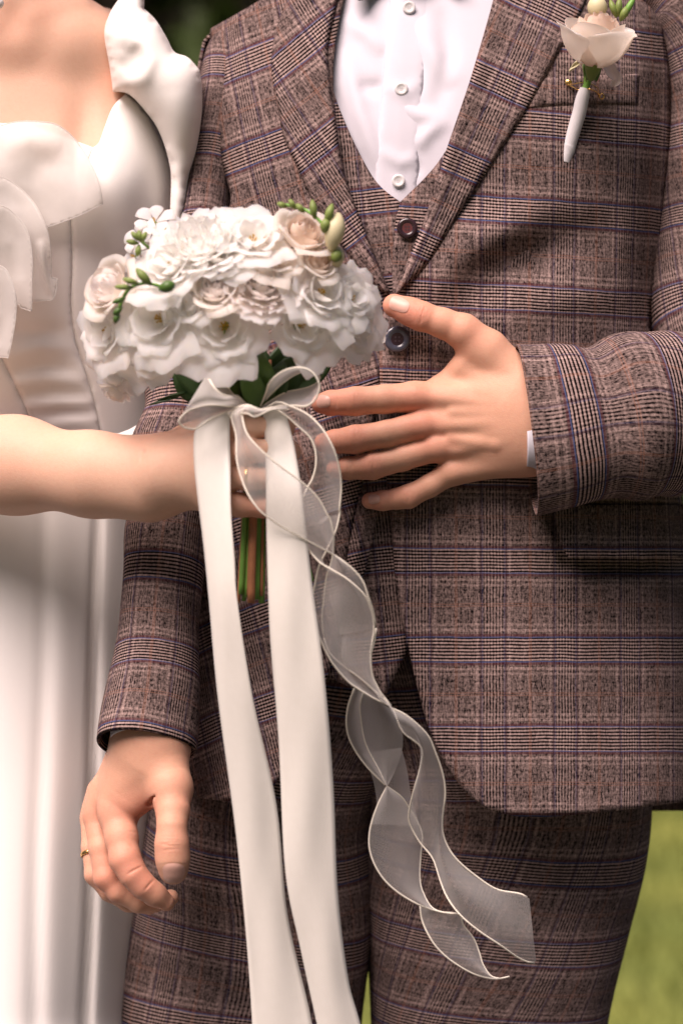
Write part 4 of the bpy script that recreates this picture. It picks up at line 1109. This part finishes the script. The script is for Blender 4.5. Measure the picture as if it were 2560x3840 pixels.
def flower(kind, var, px, py, dep, Rpx, axis, mat, parent, squash=1.0, name=None, inner=None, label=None):
    pet, core, st = protos[(kind, var)]
    r = Rpx/S*(D-dep)/D
    o = bpy.data.objects.new(name or kind, cached(core, M['bud_green'])); C.objects.link(o); o.parent = parent
    ax = Vector(axis).normalized(); q = ax.to_track_quat('Z', 'Y')
    roll = Matrix.Rotation(random.Random(px*7+py).uniform(0, 6.28), 4, 'Z')
    base = W(px, py, dep)-ax*r*.55*squash-ROOTLOC(parent)
    m = Matrix.Translation(base) @ q.to_matrix().to_4x4() @ roll @ Matrix.Diagonal((r, r, r*squash, 1))
    o.matrix_local = m
    if label: o['label'] = label
    n = len(pet)
    for i, p in enumerate(pet):
        mt = mat
        if inner and i < n*.6: mt = inner
        c = bpy.data.objects.new('petal', cached(p, mt)); C.objects.link(c); c.parent = o
    if st: c = bpy.data.objects.new('stamen', cached(st, M['stamen'])); C.objects.link(c); c.parent = o
    return o
PW, PC, PP, PK = M['petal_white'], M['petal_cream'], M['petal_peach'], M['petal_pink']
cx0, cy0 = 860, 1240
FL = [('carnation', 0, 745, 892, 172, PW, None, .85), ('lisianthus', 1, 950, 880, 140, PW, None, .85), ('rose', 0, 1140, 872, 124, PC, PP, .95),
      ('rose', 1, 806, 1072, 112, PC, PK, .9), ('rose', 2, 1195, 985, 84, PC, PP, 1), ('rose', 2, 405, 1078, 124, PC, PK, 1), ('carnation', 1, 985, 1050, 160, PK, None, .8),
      ('lisianthus', 0, 632, 985, 148, PW, None, .9), ('lisianthus', 1, 815, 960, 118, PW, None, .85), ('lisianthus', 2, 1215, 1090, 158, PW, None, .85),
      ('lisianthus', 1, 585, 1190, 168, PW, None, .85), ('lisianthus', 2, 838, 1220, 164, PW, None, .8), ('lisianthus', 0, 1140, 1212, 144, PW, None, .85),
      ('lisianthus', 2, 1330, 1110, 112, PW, None, .95), ('lisianthus', 0, 1345, 1228, 124, PW, None, .9), ('lisianthus', 2, 385, 1240, 138, PW, None, .9), ('lisianthus', 0, 555, 1332, 130, PW, None, .9),
      ('lisianthus', 1, 428, 1378, 108, PW, None, .95), ('lisianthus', 2, 700, 1130, 100, PW, None, .85), ('lisianthus', 1, 1030, 960, 104, PC, None, .85)]
for (k, v, x, y, r, mat, inner, sq) in FL:
    ux, uy = (x-cx0)/580, (y-1100)/330
    q = min(.96, ux*ux*.8+uy*uy*.5)
    dep = .105+.125*math.sqrt(1-q)
    ax = ((x-cx0)/620, -.80 if y < 1150 else -.9, (1180-y)/330*.75+.12)
    flower(k, v, x, y, dep-.012, r, ax, mat, bouquet, sq, inner=inner)
# drooping frilled petals hanging below the left side and right side
for (x, y, r, ax) in ((432, 1480, 62, (-.35, -.4, -.9)), (1335, 1290, 60, (.3, -.5, -.8)), (1240, 1300, 60, (.1, -.5, -.8)), (345, 1300, 60, (-.8, -.5, -.4)), (1405, 1280, 46, (.5, -.5, -.7))):
    flower('lisianthus', 1, x, y, .13, r, ax, PW, bouquet, 1.1)
for (x, y, r, ax) in ((575, 815, 62, (-.1, -.7, .6)), (515, 880, 62, (-.6, -.6, .4)), (488, 958, 50, (-.8, -.5, .1)), (620, 845, 55, (0, -.7, .7))):
    flower('freesia', 0, x, y, .135, r, ax, PW, bouquet, 1)
def bud(px, py, dep, L, Wd, ang, mat, parent, name='bud'):
    """long closed bud: ang = direction in the picture plane (deg, 0 right, 90 up)."""
    a = math.radians(ang); dx, dy = math.cos(a), -math.sin(a)
    pts = []; rad = []
    for t, r in ((0, .35), (.12, .62), (.35, .95), (.6, 1), (.82, .72), (.95, .35), (1, .08)):
        pts.append(W(px+dx*L*t, py+dy*L*t, dep+.004*math.sin(t*3))); rad.append((Wd*r/S*.9,)*2)
    V, F, U = tube_geo(pts, rad, 12, 3, ref=(0, 1, 0))
    return obj(name, merge_d(mkmesh(name, V, F)), mat, parent)
def sprig(pts, buds, r=.0016):
    st = wire('sprig', [W(*p) for p in pts], r, M['stem'], bouquet)
    for (x, y, z, L, w, a, mt) in buds: bud(x, y, z, L, w, a, M[mt], st)
sprig([(1225, 1000, .17), (1235, 930, .19), (1232, 880, .20), (1200, 830, .20), (1150, 790, .195), (1090, 772, .19), (1055, 768, .19)],
      [(1075, 775, .192, 38, 11, 160, 'bud_green'), (1105, 782, .193, 40, 11, 120, 'bud_green'), (1140, 795, .195, 42, 12, 135, 'bud_green'), (1180, 820, .198, 72, 14, 98, 'bud_green'),
       (1215, 870, .20, 50, 20, 80, 'bud_green'), (1222, 838, .20, 78, 16, 72, 'bud_green'), (1240, 935, .195, 140, 38, 78, 'bud_cream'), (1262, 1000, .185, 80, 34, 95, 'bud_cream'), (1250, 980, .19, 45, 22, 62, 'bud_green')])
sprig([(640, 1085, .225), (590, 1070, .23), (540, 1062, .232), (490, 1080, .23), (462, 1120, .228), (440, 1180, .225)],
      [(566, 1068, .233, 82, 17, 132, 'bud_green'), (520, 1064, .234, 62, 12, 162, 'bud_green'), (500, 1078, .232, 70, 11, 178, 'bud_green'), (470, 1118, .23, 52, 10, 200, 'leaf'), (458, 1150, .228, 45, 12, 225, 'leaf'), (446, 1170, .226, 45, 12, 250, 'leaf'), (600, 1085, .23, 60, 22, 20, 'leaf')])
sprig([(560, 930, .17), (530, 905, .185), (515, 885, .19)], [(528, 905, .192, 42, 11, 100, 'bud_green'), (520, 900, .192, 40, 11, 130, 'bud_green'), (518, 912, .19, 45, 11, 170, 'bud_green'), (530, 905, .192, 40, 11, 60, 'bud_green'), (522, 920, .19, 42, 12, 260, 'bud_green')], .0012)
# foliage under the flowers
def leaf(px, py, dep, L, Wd, ang, mat, parent, bend=.02, fold=.25, name='leaf', droop=0.):
    a = math.radians(ang); d = Vector((math.cos(a), 0, math.sin(a))); s = Vector((-math.sin(a), 0, math.cos(a))); nrm = Vector((0, -1, 0))
    k = (D-dep)/D/S; V = []; F = []; nu, nv = 7, 12; base = W(px, py, dep)
    for j in range(nv):
        v = j/(nv-1); w = Wd*k*math.sin(math.pi*min(1, v**.8*.96+.04))**.75
        for i in range(nu):
            u = -1+2*i/(nu-1)
            p = base+d*L*k*v+s*w*u+nrm*(bend*math.sin(v*2.6)+fold*w*abs(u)+.001*math.sin(9*v+3*u))+Vector((0, 0, -droop*v*v))
            V.append(p)
    for j in range(nv-1):
        for i in range(nu-1): p = j*nu+i; F.append((p, p+1, p+nu+1, p+nu))
    o = obj(name, mkmesh(name, V, F), mat, parent); solid(o, .0005, 0); return o
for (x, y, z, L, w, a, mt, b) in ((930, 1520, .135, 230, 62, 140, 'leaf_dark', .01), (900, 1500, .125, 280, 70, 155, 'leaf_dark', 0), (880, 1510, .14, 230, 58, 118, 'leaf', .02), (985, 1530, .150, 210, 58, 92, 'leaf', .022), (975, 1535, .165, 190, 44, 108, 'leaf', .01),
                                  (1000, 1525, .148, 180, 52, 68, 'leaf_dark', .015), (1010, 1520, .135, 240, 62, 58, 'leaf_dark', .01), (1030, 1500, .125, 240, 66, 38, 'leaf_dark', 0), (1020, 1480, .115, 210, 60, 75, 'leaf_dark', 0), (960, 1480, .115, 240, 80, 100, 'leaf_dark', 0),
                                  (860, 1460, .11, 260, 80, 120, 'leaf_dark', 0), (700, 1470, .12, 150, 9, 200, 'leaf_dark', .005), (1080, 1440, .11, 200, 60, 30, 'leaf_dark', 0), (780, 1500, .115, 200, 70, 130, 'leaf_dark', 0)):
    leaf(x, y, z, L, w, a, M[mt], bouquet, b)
# stems through the fist
rg = random.Random(4)
for k in range(19):
    t = k/18
    xb = 900+t*125+rg.uniform(-12, 12) if k < 14 else 1010+(k-14)*40
    xt = 940+t*80; yb = 2265-rg.uniform(0, 40)-(60 if k > 13 else 0)
    zt = .128+rg.uniform(-.010, .012)
    mt = 'stem' if k % 3 else 'stem_brown'
    if k > 13: mt = 'stem_brown' if k % 2 else 'stem'
    w = rg.uniform(.0016, .0030) if mt == 'stem' else rg.uniform(.0013, .0019)
    if k == 6: w = .0034
    wire('stem', [W(xt-30+rg.uniform(-30, 30), 1350, .13), W(xt, 1540, zt), W(xt+(xb-xt)*.35, 1750, zt), W(xt+(xb-xt)*.7, 2000, zt+.002), W(xb, yb, zt+.004)], w, M[mt], bouquet, 4, 8)

# --- ribbons: every strip is two edge curves
def strip(name, ea, eb, da, db, mat, parent, bulge=0., ns=9, n=70, closed=False, cord=None, uvs=(1, 10), wob=0., thick=0, taper=None):
    A = resample(cr(ea, 10), n); B = resample(cr(eb, 10), n)
    fda = np.interp(np.linspace(0, 1, n), np.linspace(0, 1, len(da)), da); fdb = np.interp(np.linspace(0, 1, n), np.linspace(0, 1, len(db)), db)
    if len(da) > 2:
        fda = cr(np.c_[da], 20)[:, 0]; fda = np.interp(np.linspace(0, 1, n), np.linspace(0, 1, len(fda)), fda)
    if len(db) > 2:
        fdb = cr(np.c_[db], 20)[:, 0]; fdb = np.interp(np.linspace(0, 1, n), np.linspace(0, 1, len(fdb)), fdb)
    V = []; U = []; F = []
    for i in range(n):
        t = i/(n-1)
        for j in range(ns):
            s = j/(ns-1); p = A[i]*(1-s)+B[i]*s
            dep = fda[i]*(1-s)+fdb[i]*s+bulge*math.sin(math.pi*s)+wob*math.sin(s*7+t*9)*math.sin(t*14)
            V.append(W(p[0], p[1], dep)); U.append((s*uvs[0], t*uvs[1]))
    for i in range(n-1):
        for j in range(ns-1): q = i*ns+j; F.append((q, q+1, q+ns+1, q+ns))
    o = obj(name, mkmesh(name, V, F, U), mat, parent)
    if thick: solid(o, thick, 0)
    if cord:
        for e, d in ((A, fda), (B, fdb)):
            wire('edge_cord', [W(e[i][0], e[i][1], d[i]) for i in range(0, n, 2)], cord, M['cord'], o, 1, 6)
    return o
strip('satin_ribbon', [(800, 1560), (745, 1592), (727, 1640), (729, 1750), (743, 1878), (765, 2060), (784, 2254), (817, 2613), (882, 3103), (923, 3511), (947, 3860), (960, 4200)],
      [(868, 1540), (862, 1568), (862, 1640), (864, 1750), (866, 1911), (880, 2100), (890, 2254), (947, 2613), (1037, 3021), (1078, 3429), (1163, 3805), (1230, 4180)],
      [.165, .178, .185, .182, .178, .172, .168, .160, .155], [.172, .196, .205, .196, .182, .170, .162, .158, .155], M['ribbon'], bouquet, bulge=.003, ns=13, n=140, thick=.0003, uvs=(1, 16), wob=.0012)
strip('satin_ribbon', [(965, 1530), (985, 1551), (993, 1640), (997, 1800), (999, 1960), (1012, 2368), (1045, 2776), (1070, 3266), (1127, 3560), (1200, 3900), (1260, 4250)],
      [(1030, 1525), (1070, 1551), (1096, 1640), (1112, 1720), (1130, 1830), (1150, 2000), (1168, 2172), (1217, 2548), (1249, 2940), (1266, 3348), (1306, 3674), (1355, 3860), (1440, 4250)],
      [.165, .190, .196, .190, .184, .178, .170, .162, .155], [.175, .192, .198, .196, .186, .176, .168, .158, .155], M['ribbon'], bouquet, bulge=.004, ns=13, n=140, thick=.0003, uvs=(1, 16), wob=.0012)
CZ = lambda L: [(640+a/2.24, 1340+b/2.24) for a, b in L]
AZ = lambda L: [(1000+a/2.6133, 1800+b/2.6133) for a, b in L]
BZ = lambda L: [(1200+a/1.8447, 2500+b/1.8447) for a, b in L]
og = M['organza']; cd = .00088
# bow loops
strip('organza_loop', CZ([(640, 400), (560, 325), (470, 325), (390, 280), (335, 200), (313, 130), (350, 88), (410, 125), (460, 210), (515, 300), (640, 420)]),
      CZ([(650, 430), (480, 410), (320, 400), (190, 430), (110, 480), (70, 530), (85, 570), (140, 597), (215, 600), (330, 520), (500, 450), (650, 440)]),
      [.170, .205, .215, .20, .172, .155, .160], [.170, .205, .215, .212, .200, .185, .170], og, bouquet, bulge=.012, cord=cd, uvs=(1, 4))
strip('organza_loop', CZ([(755, 410), (800, 300), (822, 230), (880, 160), (970, 105), (1080, 85), (1170, 110), (1230, 180), (1250, 260), (1210, 360), (1130, 412), (1020, 405), (770, 430)]),
      CZ([(770, 390), (850, 300), (960, 200), (1080, 130), (1190, 112), (1250, 150), (1240, 205), (1160, 250), (1060, 275), (980, 290), (880, 340), (790, 400), (765, 430)]),
      [.168, .200, .212, .212, .205, .19, .170], [.165, .175, .172, .160, .158, .165, .168], og, bouquet, bulge=.004, cord=cd, uvs=(1, 4))
# small gathers of the knot
strip('organza_knot', CZ([(480, 470), (560, 420), (640, 400), (700, 420), (760, 440), (860, 420), (960, 400)]), CZ([(500, 500), (560, 480), (640, 470), (700, 500), (760, 480), (850, 440), (1000, 440)]), [.190, .205, .210, .205, .19], [.195, .212, .216, .21, .195], og, bouquet, bulge=.006, cord=cd, uvs=(1, 3), n=40)
# organza tails
T1a = CZ([(700, 430), (660, 412), (612, 425), (598, 480), (640, 640), (760, 780), (900, 900), (1050, 1010), (1160, 1100), (1250, 1200), (1320, 1330)])+AZ([(530, 210), (610, 350), (645, 480), (655, 600), (640, 780), (585, 950), (560, 1150), (540, 1350), (560, 1550)])[1:]
T1b = CZ([(560, 440), (520, 470), (510, 510), (550, 650), (555, 850), (590, 1000), (650, 1150), (740, 1280), (800, 1330)])+AZ([(150, 460), (350, 570), (500, 650), (650, 730), (780, 820), (880, 910), (950, 1010), (990, 1130), (1040, 1280), (1070, 1450)])
T2a = CZ([(800, 425), (900, 372), (980, 400), (1100, 450), (1200, 520), (1300, 640), (1380, 800), (1420, 950), (1432, 1100), (1415, 1300)])+AZ([(720, 300), (690, 450), (650, 560), (560, 740), (505, 860), (460, 1080), (440, 1230), (470, 1420), (550, 1620), (640, 1790), (780, 1960), (900, 2050), (1050, 2140), (1180, 2200)])
T2b = CZ([(780, 430), (860, 425), (980, 500), (1080, 590), (1160, 660), (1210, 760), (1220, 900), (1190, 1020), (1150, 1090)])+AZ([(335, 220), (330, 350), (370, 600), (500, 790), (640, 880), (800, 980), (960, 1130), (1010, 1240), (1040, 1340), (1050, 1480), (1015, 1700), (1030, 1900), (1100, 2060), (1220, 2210)])
strip('organza_tail', T1a, T1b, [.20, .215, .216, .208, .198, .19, .18, .172, .165], [.20, .208, .212, .214, .205, .196, .192, .184, .172], og, bouquet, bulge=.010, cord=cd, n=110, uvs=(1, 12))
strip('organza_tail', T2a, T2b, [.185, .20, .205, .19, .182, .178, .186, .188, .175, .160], [.185, .188, .188, .186, .190, .196, .192, .175, .165, .155], og, bouquet, bulge=-.010, cord=cd, n=130, uvs=(1, 14))
# belly sheet between the crossings (first tail going on)
strip('organza_tail', AZ([(560, 1550), (620, 1700), (760, 1830), (900, 1930), (1050, 2060), (1220, 2210)])+BZ([(480, 280), (600, 340), (740, 470), (800, 600), (850, 750), (865, 880), (850, 1000), (845, 1130), (880, 1240), (950, 1340), (1080, 1450), (1220, 1540), (1380, 1570), (1445, 1605)]),
      AZ([(1070, 1450), (1050, 1600), (1020, 1700), (1030, 1900), (1080, 2020), (1140, 2140)])+BZ([(430, 250), (500, 290), (570, 450), (700, 560), (690, 700), (640, 880), (610, 1050), (660, 1170), (700, 1230), (780, 1330), (830, 1480), (880, 1600), (970, 1720), (1100, 1830), (1250, 1930), (1380, 2020), (1470, 2050), (1490, 2030)]),
      [.165, .168, .160, .150, .135, .120, .105, .10, .095, .09], [.172, .165, .155, .140, .115, .095, .10, .112, .105, .08], og, bouquet, bulge=.008, cord=cd, n=130, uvs=(1, 14), wob=.002)
# left lower tail, three leaves of the twist
strip('organza_tail', BZ([(235, 150), (190, 290), (184, 430), (230, 560), (330, 700), (460, 828)]), BZ([(300, 170), (275, 280), (300, 480), (340, 590), (400, 700), (462, 828)]), [.150, .135, .120, .112], [.140, .120, .108, .112], og, bouquet, bulge=.006, cord=cd, n=50, uvs=(1, 5))
strip('organza_tail', BZ([(300, 170), (275, 280), (300, 480), (340, 590), (400, 700), (462, 828)]), BZ([(500, 300), (560, 430), (572, 530), (550, 640), (500, 760), (462, 828)]), [.140, .120, .108, .112], [.135, .130, .122, .112], og, bouquet, bulge=.010, cord=None, n=50, uvs=(1, 5))
strip('organza_tail', BZ([(462, 828), (400, 950), (350, 1100), (338, 1230), (368, 1350), (440, 1470), (550, 1570), (690, 1650), (830, 1698), (960, 1712)]), BZ([(462, 828), (560, 900), (610, 970), (660, 1050), (705, 1160), (695, 1300), (688, 1450), (710, 1560), (790, 1680), (960, 1712)]), [.112, .118, .125, .120, .105], [.112, .090, .082, .088, .105], og, bouquet, bulge=.012, cord=cd, n=80, uvs=(1, 8))
strip('organza_tail', BZ([(290, 600), (350, 740), (383, 870), (388, 980), (352, 1090)]), BZ([(560, 560), (598, 700), (622, 850), (645, 960), (690, 1100)]), [.104, .100, .098, .10], [.10, .094, .09, .088], og, bouquet, bulge=.006, cord=None, n=40, uvs=(1, 4))
strip('organza_tail', BZ([(690, 1650), (700, 1740), (735, 1830), (800, 1935), (900, 2030), (1050, 2120), (1200, 2160), (1322, 2140)]), BZ([(840, 1700), (960, 1714), (990, 1790), (1060, 1880), (1100, 1980), (1125, 2060), (1180, 2140), (1250, 2158)]), [.102, .108, .104, .095, .09], [.108, .092, .082, .086, .09], og, bouquet, bulge=.008, cord=cd, n=60, uvs=(1, 5))

# ================================================================== BOUTONNIERE
bt = thing('boutonniere', 'blush rose boutonniere with white wrapped stem pinned above the breast pocket', 'boutonniere', tuple(W(2200, 335, .04)))
bz = lambda x, y: (2000+x/3.267, y/3.267)
flower('garden', 0, 2240, 142, .060, 172, (.14, -.30, .94), M['petal_cream'], bt, 1.12, name='rose', inner=M['petal_peach'])
g0 = float(Gbase(2200, 300))+JR
pt = lambda pts: [W(*bz(a, b), g0+d) for a, b, d in pts]
V, F, U = tube_geo(pt([(628, 1090, .016), (595, 1200, .016), (555, 1380, .015), (490, 1600, .014), (430, 1800, .013), (372, 1985, .012)]), [(.0048, .0050), (.0056, .0062), (.0058, .0064), (.0057, .0062), (.0056, .0061), (.0054, .0059)], 24, 16,
                   disp=lambda s, th, L: .00045*(abs(math.sin(s*170+th*.5))**6)*(1 if L-s < .016 else .25))
obj('stem_wrap', merge_d(mkmesh('stem_wrap', V, F)), M['wrap'], bt)
V, F, U = tube_geo(pt([(690, 700, .018), (670, 900, .018), (650, 1030, .017), (625, 1100, .016)]), [(.0055, .0065), (.0042, .0048), (.0030, .0034), (.0030, .0034)], 12, 4); obj('stem', merge_d(mkmesh('stem', V, F)), M['stem'], bt)
def bleaf(x0, y0, x1, y1, w, mt, dd=.022, nm='sepal'):
    a, b = bz(x0, y0), bz(x1, y1); L = math.hypot(b[0]-a[0], b[1]-a[1]); an = math.degrees(math.atan2(-(b[1]-a[1]), b[0]-a[0]))
    return leaf(a[0], a[1], g0+dd, L, w/3.267, an, M[mt], bt, bend=.004, name=nm)
bleaf(660, 690, 650, 985, 62, 'leaf', .026); bleaf(770, 700, 762, 1010, 55, 'leaf', .024); bleaf(600, 710, 640, 1010, 28, 'bud_green', .022); bleaf(590, 720, 425, 885, 30, 'bud_cream', .02)
strip('outer_petal', [bz(a, b) for a, b in ((780, 715), (850, 830), (900, 930), (960, 980), (930, 1040), (960, 1058))], [bz(a, b) for a, b in ((860, 720), (980, 765), (1040, 880), (1065, 900), (1070, 1010), (1000, 1058))], [g0+.030, g0+.026, g0+.020], [g0+.036, g0+.030, g0+.018], M['petal_cream'], bt, bulge=.005, n=24, thick=.0004)
for (x0, y0, ang, L, w, mt) in ((790, 240, 95, 90, 40, 'bud_cream'), (1060, 250, 62, 60, 17, 'bud_green'), (1075, 240, 60, 105, 13, 'stem'), (1010, 210, 110, 70, 13, 'bud_green'), (1030, 200, 85, 70, 14, 'bud_green')):
    a = bz(x0, y0); bud(a[0], a[1], .045, L, w, ang, M[mt], bt)
wire('safety_pin', pt([(415, 1005, .012), (430, 1040, .014), (470, 1060, .012), (560, 1105, .010), (680, 1090, .022), (770, 1130, .020), (800, 1190, .010), (830, 1215, .010), (858, 1190, .011), (840, 1140, .011), (815, 1160, .012), (800, 1195, .012)]), .0007, M['gold'], bt, 5, 6)
wire('safety_pin', pt([(410, 1000, .010), (440, 1035, .012), (600, 1010, .010), (700, 1030, .010), (775, 1075, .010), (800, 1165, .011)]), .0005, M['gold'], bt, 5, 6)
bm = bmesh.new(); bmesh.ops.create_uvsphere(bm, u_segments=12, v_segments=8, radius=.0026); me = bpy.data.meshes.new('pin_head'); bm.to_mesh(me); bm.free()
o = obj('pin_head', me, M['gold'], bt); o.location = pt([(425, 1010, .013)])[0]-ROOTLOC(bt); o.scale = (1.3, .7, 1.2)
